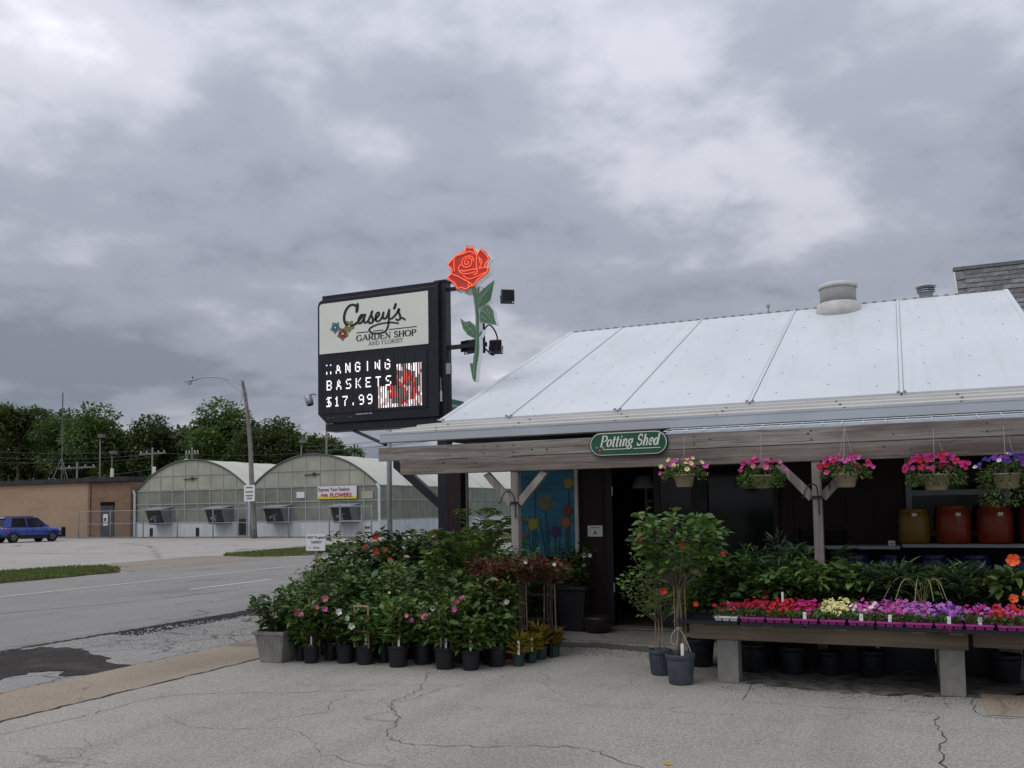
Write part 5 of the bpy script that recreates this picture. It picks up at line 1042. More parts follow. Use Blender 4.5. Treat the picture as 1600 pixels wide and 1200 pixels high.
car.scale = (.92, .95, .97); car.rotation_euler = (0, 0, atan2(hd.y, hd.x)); rightv = Vector((hd.y, -hd.x, 0))
p = Vector((-48.94, 37.2, -.016))-hd*.05+hd*1.32-rightv*.80; car.location = p
ordn = ['first', 'second', 'third', 'fourth', 'fifth', 'sixth', 'seventh', 'eighth', 'ninth', 'tenth', 'eleventh', 'twelfth']
# ================================================================== PLANTS
POTC = {}
M_YELLOWLEAF = m_leaf('yellowing_leaf', (.22, .17, .03), (.16, .15, .04))
def pot_mesh(r, h, m, ribs=False):
    key = (round(r, 3), round(h, 3), m.name)
    if key not in POTC:
        rb = r*.80; mb = MB(); pr = [(rb*.96, 0), (rb, .008), (r*.95, h*.80), (r*.95, h*.82), (r*1.0, h*.83), (r*1.02, h*.985), (r*1.0, h), (r*.94, h), (r*.92, h*.86)]
        mb.lathe(pr, n=22); mb.lathe([(r*.925, h*.87), (.001, h*.885)], n=22, mi=1, capb=False)
        if ribs:
            for k in range(22):
                a = 2*pi*k/22; ca, sa = cos(a), sin(a); q = .005
                mb.add([(ca*rb*1.01-sa*q, sa*rb*1.01+ca*q, .02), (ca*rb*1.01+sa*q, sa*rb*1.01-ca*q, .02), (ca*r*.965+sa*q, sa*r*.965-ca*q, h*.8), (ca*r*.965-sa*q, sa*r*.965+ca*q, h*.8), (ca*(rb+.005), sa*(rb+.005), .02), (ca*(r*.95+.006), sa*(r*.95+.006), h*.8)], [(0, 4, 5, 3), (4, 1, 2, 5)])
        o = mb.build('pot', [m, M_SOIL], smooth=True); POTC[key] = o.data; bpy.data.objects.remove(o)
    return POTC[key]
def add_pot(parent, r, h, m=M_BLACKPOT, ribs=False):
    return obj('pot', pot_mesh(r, h, m, ribs), parent)
TO_CAM = lambda x, y: Vector((-x, -y, 0)).normalized()
def grow(parent, z0, h, spread, n, ll, lw, m, stems=8, start=.12, up=.35, seed=0, bark=M_BARK, sr=.005, twig=.07, crown=None, fan=1., droop=.22):
    """leafy stems rising from z0; returns outer points usable for flowers"""
    r = np.random.default_rng(seed); P = []; D = []; tips = []; sb = MB()
    per = n//stems
    for s in range(stems):
        a = 2*pi*(s+r.uniform(-.3, .3))/stems; q = spread*sqrt(r.uniform(.12, 1.)); hh = h*r.uniform(.72, 1.03)*(1-.22*(q/spread)**2)
        b0 = np.array([cos(a)*.03, sin(a)*.03, z0]); tp = np.array([cos(a)*q, sin(a)*q, z0+hh]); md = (b0+tp)/2+np.array([cos(a)*q*.42*fan, sin(a)*q*.42*fan, -hh*.06])
        f_ = lambda t: b0*(1-t)**2+2*md*t*(1-t)+tp*t*t
        sb.tube([tuple(f_(t)) for t in (0, .35, .7, 1.)], [sr, sr*.8, sr*.6, sr*.3], 5, cap=False)
        t = start+(1-start)*r.uniform(0, 1, per)**.85
        base = np.stack([f_(x) for x in t]); ang = r.uniform(0, 2*pi, per)
        out_ = np.stack([np.cos(ang), np.sin(ang), r.normal(up, .35, per)], 1)
        P.append(base+unit(out_)*r.uniform(.0, twig, per)[:, None]); D.append(out_)
        tips += [f_(x)+np.array([cos(a)*twig*.6, sin(a)*twig*.6, twig*.4]) for x in (.75, .9, 1.)]
    P = np.concatenate(P); D = np.concatenate(D); P[:, 2] = np.maximum(P[:, 2], z0*.9)
    q_ = r.uniform(size=len(P)); mi = np.where(q_ < .10, 1, np.where(q_ > .985, 2, 0)); sz_ = r.uniform(.45, 1.35, len(P))
    me = leaf_mesh('foliage', P, D, ll*sz_, lw*sz_*r.uniform(.8, 1.2, len(P)), [m, LEAF['light'], M_YELLOWLEAF], droop=r.uniform(-.05, droop*2.6, len(P))[:, None], mi=mi, fold=r.uniform(.05, .55, len(P))[:, None])
    stuff(obj('foliage', me, parent)); sb.build('stems', bark, parent)
    return tips
def stake(parent, x, y, z0, z1, lean=0., r=.005, name='stake'): MB().tube([(x, y, z0), (x+lean, y, z1)], r, 6).build(name, M_STAKE, parent)
def plant_tag(parent, x, y, z, s=1.):
    MB().box(x-.011*s, y-.002, z, x+.011*s, y, z+.13*s).build('plant_tag', M_TAG, parent)
KIND = dict(mandevilla=dict(ll=.088, lw=.040, m='mid', n=760, stems=9, up=.25), gardenia=dict(ll=.080, lw=.036, m='gloss', n=780, stems=10, up=.4), hibiscus=dict(ll=.098, lw=.062, m='gloss', n=860, stems=12, up=.2),
    light=dict(ll=.085, lw=.036, m='light', n=700, stems=9, up=.5), fine=dict(ll=.050, lw=.026, m='mid', n=1100, stems=12, up=.3), oleander=dict(ll=.15, lw=.022, m='grey', n=800, stems=14, up=.7), broad=dict(ll=.100, lw=.058, m='mid', n=330, stems=8, up=.2))
PN = [0]
def potted(x, y, pr, ph, h, spread, kind, label, group, flowers=(), z=0., pm=M_BLACKPOT, cat='potted plant', name='potted_plant', ntag=0, nst=0, ribs=False, dens=1.):
    PN[0] += 1; k = KIND[kind]
    t = thing(name, (x, y, z+.005), label, cat, group, 0.)
    add_pot(t, pr, ph, pm, ribs)
    tips = grow(t, ph*.86, h, spread, int(k['n']*dens), k['ll'], k['lw'], LEAF[k['m']], k['stems'], up=k['up'], seed=PN[0]*13+5)
    cd_ = TO_CAM(x, y); rr_ = random.Random(PN[0]); cand = sorted(tips, key=lambda p: -(p[0]*cd_.x+p[1]*cd_.y)*1.0-p[2]*.35)[:max(6, len(tips)//2)]
    for fk, n_f, fr in flowers:
        for _ in range(n_f):
            p = Vector(rr_.choice(cand)); p += cd_*.04+Vector((rr_.uniform(-.05, .05), rr_.uniform(-.03, .03), rr_.uniform(-.06, .04)))
            flower(fk, fr, t, p, cd_*1.0+Vector((rr_.uniform(-.5, .5), rr_.uniform(-.4, .4), rr_.uniform(.1, .8))))
    for _ in range(nst): stake(t, rr_.uniform(-pr*.6, pr*.6), -pr*.4+rr_.uniform(-.02, .02), ph*.85, ph+h*rr_.uniform(.6, .9), rr_.uniform(-.04, .04))
    for _ in range(ntag): plant_tag(t, rr_.uniform(-pr*.6, pr*.6), -pr*.75, ph*.85)
    return t
GA = 'black pots of flowering shrubs along the display edge'
# planter box at the end
pb = thing('planter_box', (-6.30, 7.97, .005), 'ribbed grey planter box with dark glossy shrub at the display corner', 'planter', rz=rad(4))
MB().hexa([(-.135, -.135, 0), (.135, -.135, 0), (.135, .135, 0), (-.135, .135, 0)], [(-.178, -.178, .30), (.178, -.178, .30), (.178, .178, .30), (-.178, .178, .30)]).build('box', M_GREYPLANTER, pb, bevel=.01)
for s in (0, 1, 2, 3):
    for k in range(9):
        u = -.11+k*.0275; rb = MB(); rb.hexa([(u-.007, -.137, .02), (u+.007, -.137, .02), (u+.007, -.133, .02), (u-.007, -.133, .02)], [(u*1.28-.009, -.182, .27), (u*1.28+.009, -.182, .27), (u*1.28+.009, -.174, .27), (u*1.28-.009, -.174, .27)])
        o = rb.build('rib', M_GREYPLANTER, pb); o.rotation_euler = (0, 0, s*pi/2)
MB().hexa([(-.195, -.195, .295), (.195, -.195, .295), (.195, .195, .295), (-.195, .195, .295)], [(-.20, -.20, .335), (.20, -.20, .335), (.20, .20, .335), (-.20, .20, .335)]).build('rim', M_GREYPLANTER, pb, bevel=.008)
MB().box(-.17, -.17, .331, .17, .17, .338).build('soil', M_SOIL, pb)
grow(pb, .33, .42, .27, 620, .085, .042, LEAF['gloss'], 10, seed=3)
front = [(-6.06, 8.05, .06, .16, .48, .13, 'gardenia', 'narrow black pot tucked beside the grey planter box', (), 0, 1), (-5.87, 7.98, .092, .20, .56, .20, 'mandevilla', 'black pot with pink blooms, first full pot beside the planter box', (('pink', 4, .032), ('hotpink', 2, .025)), 1, 1),
    (-5.77, 8.19, .080, .20, .62, .19, 'gardenia', 'dark leafed black pot set back behind the first pink bloomer', (), 0, 1), (-5.52, 8.10, .105, .20, .50, .20, 'gardenia', 'black pot with white blooms near the planter box', (('white', 4, .032),), 0, 1),
    (-5.27, 8.10, .107, .21, .46, .19, 'mandevilla', 'black pot with a little wooden ladder trellis', (), 1, 2), (-5.13, 8.24, .060, .18, .55, .15, 'gardenia', 'slim black pot between trellis pot and pale green pot', (), 1, 0),
    (-4.86, 8.08, .112, .22, .60, .21, 'light', 'black pot of fresh pale green upright leaves', (('pink', 1, .03),), 1, 2), (-4.69, 8.30, .107, .22, .58, .20, 'mandevilla', 'black pot set back with pink blooms low on its side', (('hotpink', 2, .036), ('pink', 1, .03)), 0, 1),
    (-4.34, 8.13, .116, .22, .62, .22, 'mandevilla', 'large black pot covered with many pink mandevilla blooms', (('pink', 4, .030), ('hotpink', 2, .038), ('white', 1, .026)), 2, 2), (-4.06, 8.15, .100, .20, .42, .19, 'broad', 'black pot of broad rounded leaves nearest the camera', (), 1, 1),
    (-3.90, 8.43, .105, .21, .40, .15, 'broad', 'black pot beside the yellow crotons with white tags', (), 2, 1)]
for i, (x, y, pr, ph, h, sp_, kd, lab, fl, nt_, ns) in enumerate(front):
    potted(x, y, pr, ph, h, sp_, kd, lab, GA, fl, ntag=nt_, nst=ns)
tl = bpy.data.objects[[o.name for o in COL.objects if o.get('label', '').startswith('black pot with a little wooden ladder')][0]]
for x in (-.08, .09): MB().box(x-.008, -.085, .18, x+.008, -.075, .62).build('trellis_upright', M_STAKE, tl)
for z in (.34, .47, .60): MB().box(-.09, -.088, z, .10, -.0855, z+.022).build('trellis_rung', M_STAKE, tl)
# middle rows: leafy bushes standing close together
GM = 'leafy bushes packed in the middle of the display'; LM = 'dense green bush packed in the middle of the plant display'
r_ = random.Random(4); ordn_ = ['first', 'second', 'third', 'fourth', 'fifth', 'sixth', 'seventh', 'eighth', 'ninth']
for row, (yy, xs_, top) in enumerate(((8.55, np.arange(-6.30, -4.05, .32), .93), (8.95, np.arange(-6.55, -4.3, .36), 1.06), (9.38, np.arange(-6.7, -4.1, .40), 1.16))):
    for j, x in enumerate(xs_):
        kd = ('mandevilla', 'gardenia', 'fine', 'mandevilla', 'light', 'gardenia', 'hibiscus')[(j*3+row*2) % 7]
        fl = (('white', 1, .028),) if (j+row*2) % 7 == 0 else ((('pink', 1, .030),) if (j+row) % 5 == 2 else ((('yellow', 3, .016),) if (j+row) % 5 == 3 else ()))
        potted(x+r_.uniform(-.06, .06), yy+r_.uniform(-.06, .06), .11, .22, top-.22+r_.uniform(-.08, .05), .27, kd, 'green bush in the display, %s from the left in the %s' % (ordn_[j], ('second row', 'third row', 'fourth row')[row]), GM, fl, dens=1.15)
# back row: hibiscus with red and white flowers
GB = 'tall hibiscus bushes at the back of the display'
for j, (x, y, top, fl, lab) in enumerate(((-6.75, 9.85, 1.34, (('white', 2, .045),), 'tall dark bush with white flowers behind the handwritten sign'), (-6.35, 10.0, 1.40, (('red', 2, .038),), 'tall hibiscus with red flowers right of the handwritten sign'),
    (-5.92, 9.95, 1.42, (('red', 5, .042), ('orange', 1, .036)), 'tall hibiscus with the largest cluster of red flowers'), (-5.45, 10.05, 1.44, (('red', 2, .040),), 'tall hibiscus with red flowers in front of the steel pole'),
    (-5.0, 9.9, 1.32, (('orange', 1, .036),), 'tall hibiscus with orange flowers left of the palm'), (-4.55, 9.8, 1.12, (('red', 2, .045),), 'tall hibiscus with few red flowers under the palm'), (-5.75, 10.4, 1.36, (), 'tallest flowerless bush at the back left of the display'), (-5.2, 10.5, 1.36, (), 'tallest flowerless bush behind the red hibiscus'))):
    potted(x, y, .14, .26, top-.18, .36, 'hibiscus', lab, GB, fl, dens=1.25, cat='hibiscus' if fl else 'potted plant', name='hibiscus_bush' if fl else 'potted_plant')
# standards with bronze red crowns on thin stems
GS = 'bronze leafed standards on bare stems'
for j, (x, y, top, kd) in enumerate(((-4.12, 8.80, 1.10, 'red'), (-3.82, 8.92, 1.14, 'red'), (-3.60, 9.20, 1.10, 'red'), (-4.05, 9.25, 1.20, 'mid'))):
    t = thing('standard_shrub', (x, y, .005), ('bronze red standard shrub left of the white blooms', 'bronze red standard shrub in the middle of the three', 'bronze red standard shrub nearest the doorway', 'green standard shrub among the bronze ones')[j], 'shrub', GS)
    add_pot(t, .105, .21)
    for s in range(3): MB().tube([(.02*s-.02, .01*s, .18), (.03*s-.03+r_.uniform(-.02, .02), 0, .5), (.02*s-.02, 0, top-.25)], .007, 6).build('stem', M_BARK, t)
    for s in (-1, 1): stake(t, s*.07, -.03, .18, .78, -s*.01, .006)
    grow(t, top-.34, .34, .27, 560, .058, .026, LEAF[kd], 11, start=.2, up=.15, seed=90+j); grow(t, top-.36, .26, .24, 260, .06, .03, LEAF['mid'], 8, start=.2, seed=95+j)
    cd_ = TO_CAM(x, y)
    if j in (1, 2): flower('white', .026, t, cd_*.24+Vector((.05, 0, top-.1)), cd_+Vector((0, 0, .3)))
wr = thing('wooden_rack', (-3.85, 9.05, 0), 'dark wooden rail rack holding the thin stemmed standards', 'rack')
for z in (.66, .40): MB().box(-.45, -.015, z, .32, .0, z+.028).build('rail', m_wood('dark_rack_wood', (.045, .035, .03), (.03, .024, .02), (.02, .016, .014)), wr)
for x in (-.44, .29): MB().box(x, .002, .0, x+.024, .024, .72).build('upright', MATS['dark_rack_wood'], wr)
# crotons
for j, (x, y, s) in enumerate(((-3.69, 8.50, 1.), (-3.64, 8.73, .9), (-3.63, 8.95, 1.15), (-3.55, 9.14, .95))):
    t = thing('croton', (x, y, .005), 'small yellow leafed croton in a green pot, %s counting from the front' % ('first', 'second', 'third', 'fourth')[j], 'potted plant', 'yellow crotons in green pots')
    add_pot(t, .068*s, .125*s, M_GREENPOT); rr_ = np.random.default_rng(60+j); n = 95; a = rr_.uniform(0, 2*pi, n); zz_ = rr_.uniform(.1, .26*s, n)
    P = np.stack([np.cos(a)*.02, np.sin(a)*.02, zz_], 1); D = np.stack([np.cos(a), np.sin(a), rr_.uniform(.4, 1.8, n)], 1)
    stuff(obj('foliage', leaf_mesh('foliage', P, D, rr_.uniform(.09, .16, n)*s, .032, LEAF['croton'], droop=.25), t)); MB().tube([(0, 0, .1), (0, 0, .28*s)], .006, 6).build('stem', M_BARK, t)
    if j < 2: plant_tag(t, .03, -.06, .12, 1.1)
rp = thing('red_bucket', (-3.98, 8.88, .005), 'dull red plastic bucket under the bronze standards', 'bucket'); MB().lathe([(.085, 0), (.10, .27), (.107, .275), (.107, .29), (.098, .29), (.085, .02)], n=20).build('body', M_RED_DULL, rp, True); MB().tube([(.1*cos(a), 0, .28+.09*sin(a)) for a in np.linspace(0, pi, 9)], .003, 5).build('handle', M_GALV, rp)
# areca palm
pm_ = thing('palm', (-4.88, 9.9, .005), 'feathery green palm rising behind the flower display', 'palm'); add_pot(pm_, .17, .32)
rr_ = np.random.default_rng(8); lv = MB(); P = []; D = []
for k in range(30):
    a = 2*pi*k/30*2.4+rr_.uniform(-.2, .2); rc = rr_.uniform(.30, .70); ht = rr_.uniform(1.0, 1.62); b0 = Vector((cos(a)*.03, sin(a)*.03, .30)); tp = Vector((cos(a)*rc, sin(a)*rc, .30+ht)); md = Vector((cos(a)*rc*.30, sin(a)*rc*.30, .30+ht*.98)); tp.z -= .42*rc
    pts = [b0*(1-t)**2+2*md*t*(1-t)+tp*t*t for t in np.linspace(0, 1, 14)]; lv.tube(pts, [.006*(1-.7*i/13) for i in range(14)], 4, cap=False)
    for i in range(5, 14):
        d = (pts[i]-pts[i-1]).normalized(); s_ = d.cross(Vector((0, 0, 1))).normalized()
        for q in (-1, 1):
            for h_ in (0, .5):
                p = pts[i-1].lerp(pts[i], h_); P.append(tuple(p)); D.append(tuple(d*.74+s_*q*.66+Vector((0, 0, rr_.uniform(-.25, .2)))))
lv.build('frond_stalks', LEAF['palm'], pm_); stuff(obj('leaflets', leaf_mesh('leaflets', P, D, rr_.uniform(.09, .17, len(P)), .0040, LEAF['palm'], droop=.35), pm_))
# handwritten price card
hc = thing('handwritten_sign', (-6.77, 9.3, 0), 'white handwritten card on a stick in the plants', 'sign', rz=rad(14)); MB().box(-.012, .004, .0, .012, .02, 1.15).build('stick', M_STAKE, hc); MB().box(-.125, -.006, 1.12, .125, .003, 1.33).build('card', mat('white_card', (.74, .75, .76), .6), hc)
PEN = mat('grey_marker', (.06, .06, .08), .6)
put_text('handwriting', 'HOT Tropics!', .040, PEN, (-.112, -.0095, 1.275), hc, shear=.1, bold=.0004); put_text('handwriting', 'HARDY', .042, PEN, (-.06, -.0095, 1.215), hc, shear=.15); put_text('handwriting', '~~  Yours', .036, PEN, (-.10, -.0095, 1.150), hc, shear=.1)
# against the shed wall
dp = thing('square_planter', (-3.95, 10.98, .035), 'large dark square planter against the maroon wall', 'planter'); MB().hexa([(-.15, -.15, 0), (.15, -.15, 0), (.15, .15, 0), (-.15, .15, 0)], [(-.19, -.19, .52), (.19, -.19, .52), (.19, .19, .52), (-.19, .19, .52)]).build('box', m_noise('charcoal_planter', (.018, .018, .021), (.026, .026, .029), 5, .6), dp, bevel=.01)
MB().box(-.21, -.21, .52, .21, .21, .56).build('rim', MATS['charcoal_planter'], dp, bevel=.01); MB().box(-.18, -.18, .561, .18, .18, .566).build('soil', M_SOIL, dp); tp_ = grow(dp, .55, .62, .26, 420, .08, .04, LEAF['gloss'], 8, seed=201)
for p in tp_[4:10:2]: flower('white', .03, dp, Vector(p)+Vector((.1, -.16, -.1)), (.4, -1, .2))
bw = thing('bowl_planter', (-3.62, 10.86, .035), 'low dark bowl pot beside the doorway', 'planter'); MB().lathe([(.13, 0), (.17, .05), (.185, .16), (.19, .20), (.178, .20), (.16, .06)], n=24).build('bowl', m_noise('dark_bowl', (.030, .024, .022), (.02, .017, .016), 4, .4), bw, True); MB().lathe([(.175, .17), (.001, .175)], n=20, capb=False).build('soil', M_SOIL, bw)
potted(-4.35, 10.6, .13, .26, .72, .25, 'gardenia', 'dark shrub in shade beneath the flower mural', None, (('white', 2, .03),))
# ---- hibiscus tree and its neighbour left of the bench
ht = thing('hibiscus_tree', (-1.93, 8.13, .005), 'hibiscus tree with tied trunk in a worn blue grey pot', 'hibiscus'); add_pot(ht, .133, .27, M_BLUEPOT)
for k, (a, b, c) in enumerate((((-.02, 0, .22), (.015, .01, .58), (-.01, 0, .90)), ((.02, .01, .22), (-.015, -.01, .58), (.02, .01, .90)))): MB().tube(cat_rom([a, b, c], 4), .014, 7).build('trunk', M_BARK, ht, True)
for k in range(7): a = k*.9; MB().tube([(0, 0, .86), (cos(a)*.12, sin(a)*.12, 1.02), (cos(a)*.30, sin(a)*.30, 1.22)], [.011, .008, .004], 5).build('branch', M_BARK, ht, True)
tips = grow(ht, .86, .80, .46, 900, .085, .062, LEAF['mid'], 16, start=.25, up=.25, seed=301, sr=.006); cd_ = TO_CAM(-1.93, 8.13)
for p in ((-.32, -.10, 1.27), (.12, -.30, 1.26), (-.05, -.38, .86), (.22, -.3, .75)): flower('red', .030, ht, p, cd_+Vector((random.uniform(-.6, .6), 0, .2)), cup=.6)
MB().tube(cat_rom([(-.025, -.02, .50), (0, -.03, .505), (.03, -.02, .50), (.02, .02, .5), (-.02, .02, .495), (-.025, -.02, .50)], 4), .004, 5).build('twine', M_STRING, ht); MB().tube(cat_rom([(0, -.03, .5), (-.05, -.05, .46), (-.07, -.05, .38), (-.02, -.05, .36), (0, -.03, .49), (.06, -.05, .42), (.11, -.06, .30)], 4), .0035, 5).build('twine', M_STRING, ht)
plant_tag(ht, .045, -.11, .22, 1.2); stake(ht, -.05, .03, .2, .95); stake(ht, .05, .03, .2, .9)
sh = thing('small_leaf_shrub', (-2.21, 8.5, .005), 'wispy small leafed shrub on thin stems left of the hibiscus tree', 'shrub'); add_pot(sh, .11, .24, M_BLUEPOT, True)
for k in range(3): stake(sh, -.04+.04*k, 0, .2, .8, -.02*k, .006)
grow(sh, .50, .62, .36, 800, .042, .026, LEAF['light'], 13, start=.15, up=.4, seed=302); grow(sh, .72, .62, .42, 190, .045, .022, LEAF['light'], 4, start=.1, up=.5, seed=306)
GO = 'tall plants behind the hibiscus tree'
for j, (x, y, top, kd, lab) in enumerate(((-1.62, 9.15, 1.36, 'hibiscus', 'tall leafy hibiscus directly behind the hibiscus tree'), (-1.15, 9.35, 1.34, 'oleander', 'narrow leafed oleander left of the bench plants'), (-.80, 9.55, 1.22, 'oleander', 'second narrow leafed oleander beside the porch post'), (-1.95, 9.1, 1.28, 'mandevilla', 'leafy climber in shade left of the oleander'), (-1.40, 8.95, .98, 'hibiscus', 'low dark hibiscus at the left end of the bench'))):
    potted(x, y, .14, .27, top-.25, .34, kd, lab, GO, (('red', 1, .035),) if j in (0, 4) else (), dens=1.4)
# ================================================================== BENCHES
bn1 = thing('display_bench', (0, 0, 0), 'timber display bench on upright concrete blocks full of flower packs', 'bench')
for x, y in ((-1.63, 8.29), (.20, 8.31), (-1.63, 9.12), (.20, 9.12)): MB().box(x, y, .005, x+.19, y+.19, .392).build('block_leg', M_CONCRETE, bn1, bevel=.008)
MB().box(-1.87, 8.27, .394, .42, 8.41, .530).build('front_beam', M_BENCH, bn1, bevel=.006); MB().box(-1.87, 9.10, .394, .42, 9.24, .530).build('rear_beam', M_BENCH, bn1, bevel=.006)
for k, x in enumerate((-1.80, -1.2, -.6, 0, .28)): MB().box(x, 8.12, .532, x+.10, 9.38, .556).build('slat', M_BENCH, bn1)
bn2 = thing('display_bench', (.46, .12, 0), 'second timber display bench cut off by the right edge', 'bench')
for x, y in ((1.6, 8.4), (1.6, 9.12), (.25, 9.12)): MB().box(x, y, .005, x+.19, y+.19, .392).build('block_leg', M_CONCRETE, bn2, bevel=.008)
MB().box(.0, 8.33, .394, 2.1, 8.47, .530).build('front_beam', M_BENCH, bn2, bevel=.006); MB().box(.0, 9.10, .394, 2.1, 9.24, .530).build('rear_beam', M_BENCH, bn2, bevel=.006)
for x in (.02, .6, 1.2, 1.8): MB().box(x, 8.05, .532, x+.10, 9.3, .556).build('slat', M_BENCH, bn2)
# black carrying flats on top
def flat_mesh():
    mb = MB(); L_, W_, H_ = .535, .275, .030; t_ = .006
    mb.box(0, 0, 0, L_, t_, H_); mb.box(0, W_-t_, 0, L_, W_, H_); mb.box(0, t_, 0, t_, W_-t_, H_); mb.box(L_-t_, t_, 0, L_, W_-t_, H_); mb.box(t_, t_, 0, L_-t_, W_-t_, .004)
    mb.box(-.008, -.008, H_, L_+.008, -.001+t_, H_+.004); mb.box(-.008, W_-t_, H_, L_+.008, W_+.008, H_+.004)
    for k in range(9): x = .03+k*.058; mb.box(x, -.006, .004, x+.03, -.0005, H_-.004)
    o = mb.build('carry_flat', M_TRAYBLACK); me = o.data; bpy.data.objects.remove(o); return me
FL = flat_mesh(); fi = 0
for row in range(3):
    for c in range(6):
        o = obj('carry_flat', FL); o.location = (-1.93+c*.555, 8.05+row*.30+(.0 if c < 4 else .0), .558); tag(o, ('empty black carrying flat at the left end of the bench' if (row, c) == (0, 0) else 'black carrying flat under flower packs, %s from the left in the %s' % (ordn[c], ('front row', 'middle row', 'back row')[row])), 'tray', 'black flats on the bench')
# six-cell flower packs
def pack_mesh(m):
    mb = MB(); w_, d_ = .205, .132
    mb.box(0, 0, .058, w_, d_, .064)
    for i in range(3):
        for j in range(2):
            x0 = .004+i*.067; y0 = .004+j*.063; mb.hexa([(x0+.010, y0+.010, 0), (x0+.053, y0+.010, 0), (x0+.053, y0+.050, 0), (x0+.010, y0+.050, 0)], [(x0, y0, .0575), (x0+.062, y0, .0575), (x0+.062, y0+.060, .0575), (x0, y0+.060, .0575)])
    mb.box(0, -.004, .050, w_, -.0005, .0655); o = mb.build('cell_pack', m); me = o.data; bpy.data.objects.remove(o); return me
PK = {k: pack_mesh(m) for k, m in (('pink', M_TRAYPINK), ('white', M_TRAYWHITE))}
PF = {}
def pack_plants(seed, fk, nf):
    key = (fk, seed % 3)
    if key in PF: return PF[key]
    r = np.random.default_rng(seed+700); n = 260; P = np.stack([r.uniform(.0, .205, n), r.uniform(.0, .132, n), .062+r.uniform(0, .05, n)], 1); D = r.normal(size=(n, 3))*.7+np.array([0, 0, .9])
    fo = leaf_mesh('foliage', P, D, r.uniform(.022, .045, n), .014, LEAF['mid'])
    mb = MB(); fm = flower_mesh('f', .019, PETAL[fk[0]], 5, .4, False, .2); fv = [v.co.copy() for v in fm.vertices]; ff = [tuple(p.vertices) for p in fm.polygons]
    for q in range(nf):
        p = Vector((r.uniform(.0, .205), r.uniform(.0, .132), .098+r.uniform(-.01, .045))); nrm = Vector((r.uniform(-.7, .7), r.uniform(-1.1, .3), 1)).normalized(); M = Matrix.Translation(p) @ nrm.to_track_quat('Z', 'Y').to_matrix().to_4x4() @ Matrix.Rotation(r.uniform(0, 6), 4, 'Z'); s_ = r.uniform(.75, 1.25)
        mb.add([tuple(M @ (v*s_)) for v in fv], ff, 0 if (len(fk) < 2 or r.uniform() < .65) else 1)
    o = mb.build('blooms', [PETAL[c] for c in fk]); bl = o.data; bpy.data.objects.remove(o); PF[key] = (fo, bl); return PF[key]
cols = [('crimson', 'pink'), ('crimson',), ('crimson', 'red'), ('magenta', 'crimson'), ('yellow',), ('hotpink', 'white'), ('hotpink', 'lilac'), ('lilac', 'hotpink'), ('purple', 'lilac'), ('magenta', 'lilac'), ('red', 'hotpink'), ('orange', 'pink')]
cname = dict(crimson='crimson', red='scarlet', magenta='magenta', yellow='pale yellow', hotpink='bright pink', lilac='lilac', purple='violet', orange='orange red')
for row in range(4):
    for c in range(12):
        x = -1.60+c*.222+random.uniform(-.006, .006); y = 8.065+row*.142+(row//2)*.02+random.uniform(-.004, .004)
        if c == 0 and row > 1: continue
        fk = cols[c]; nf = (6 if row == 0 and c in (1, 3, 5, 9) else 16 if row == 0 else 30)+row*4
        pk = thing('flower_pack', (x, y, .564), 'cell pack of %s flowers, %s from the left in the %s' % (cname[fk[0]], ordn[c], ('front bench row', 'second bench row', 'third bench row', 'back bench row')[row]), 'flower pack', 'bedding flower packs on the bench')
        obj('cell_pack', PK['white' if c == 0 else 'pink'], pk); fo, bl = pack_plants(c*3+row, fk, nf); stuff(obj('foliage', fo, pk)); b_ = stuff(obj('blooms', bl, pk)); b_.location = (0, 0, random.uniform(-.005, .012)+row*.012)
        if row == 0 and c in (3, 5, 6, 8, 9, 11): MB().box(.09, -.002, .06, .118, .0, .125).build('plant_tag', M_TAG, pk)
        if row == 2 and c == 2: MB().box(.1, .02, .06, .12, .023, .26).build('plant_tag', M_TAG, pk)
# plants standing on the back half of the bench
GBK = 'leafy plants on the back half of the bench'
for j, (x, y, top, kd, lab) in enumerate(((-1.12, 8.98, .50, 'broad', 'broad leafed plant on the bench left of the porch post'), (-.78, 8.95, .48, 'mandevilla', 'leafy climber on the bench in front of the porch post'), (-.46, 9.0, .50, 'broad', 'broad leafed plant on the bench right of the porch post'), (-.16, 8.95, .44, 'oleander', 'narrow leafed plant on the bench behind yellow flowers'), (.12, 9.0, .42, 'light', 'pale green plant on the bench beside arching straw stems'), (.40, 8.98, .42, 'oleander', 'grassy plant at the right end of the first bench'), (.70, 9.0, .38, 'fine', 'small leafed plant on the second bench'), (1.0, 9.05, .40, 'fine', 'small leafed plant at the right edge of the picture'))):
    potted(x, y, .085, .16, top-.12, .22, kd, lab, GBK, (), z=.556, dens=1.1)
sp_ = thing('grass_plant', (.10, 8.80, .561), 'arching straw coloured grass plant on the bench', 'potted plant'); add_pot(sp_, .07, .13, M_BLACKPOT)
mb = MB()
for k in range(13): a = k*.5; q = random.uniform(.14, .30); mb.tube(cat_rom([(0, 0, .11), (cos(a)*q*.35, sin(a)*q*.35, .34), (cos(a)*q*.8, sin(a)*q*.8, .36), (cos(a)*q*1.15, sin(a)*q*1.15, .20)], 4), .0035, 4)
mb.build('blades', mat('straw_blade', (.30, .27, .13), .6), sp_)
hb = potted(.86, 8.72, .09, .17, .34, .2, 'hibiscus', 'hibiscus with large orange red flowers at the right edge', None, (), z=.556, cat='hibiscus', name='hibiscus_bush')
for p in ((-.06, -.12, .54), (.02, -.22, .28), (-.08, -.24, .24), (.10, -.2, .30)): flower('orange', .048, hb, p, (-.1, -1, .3))
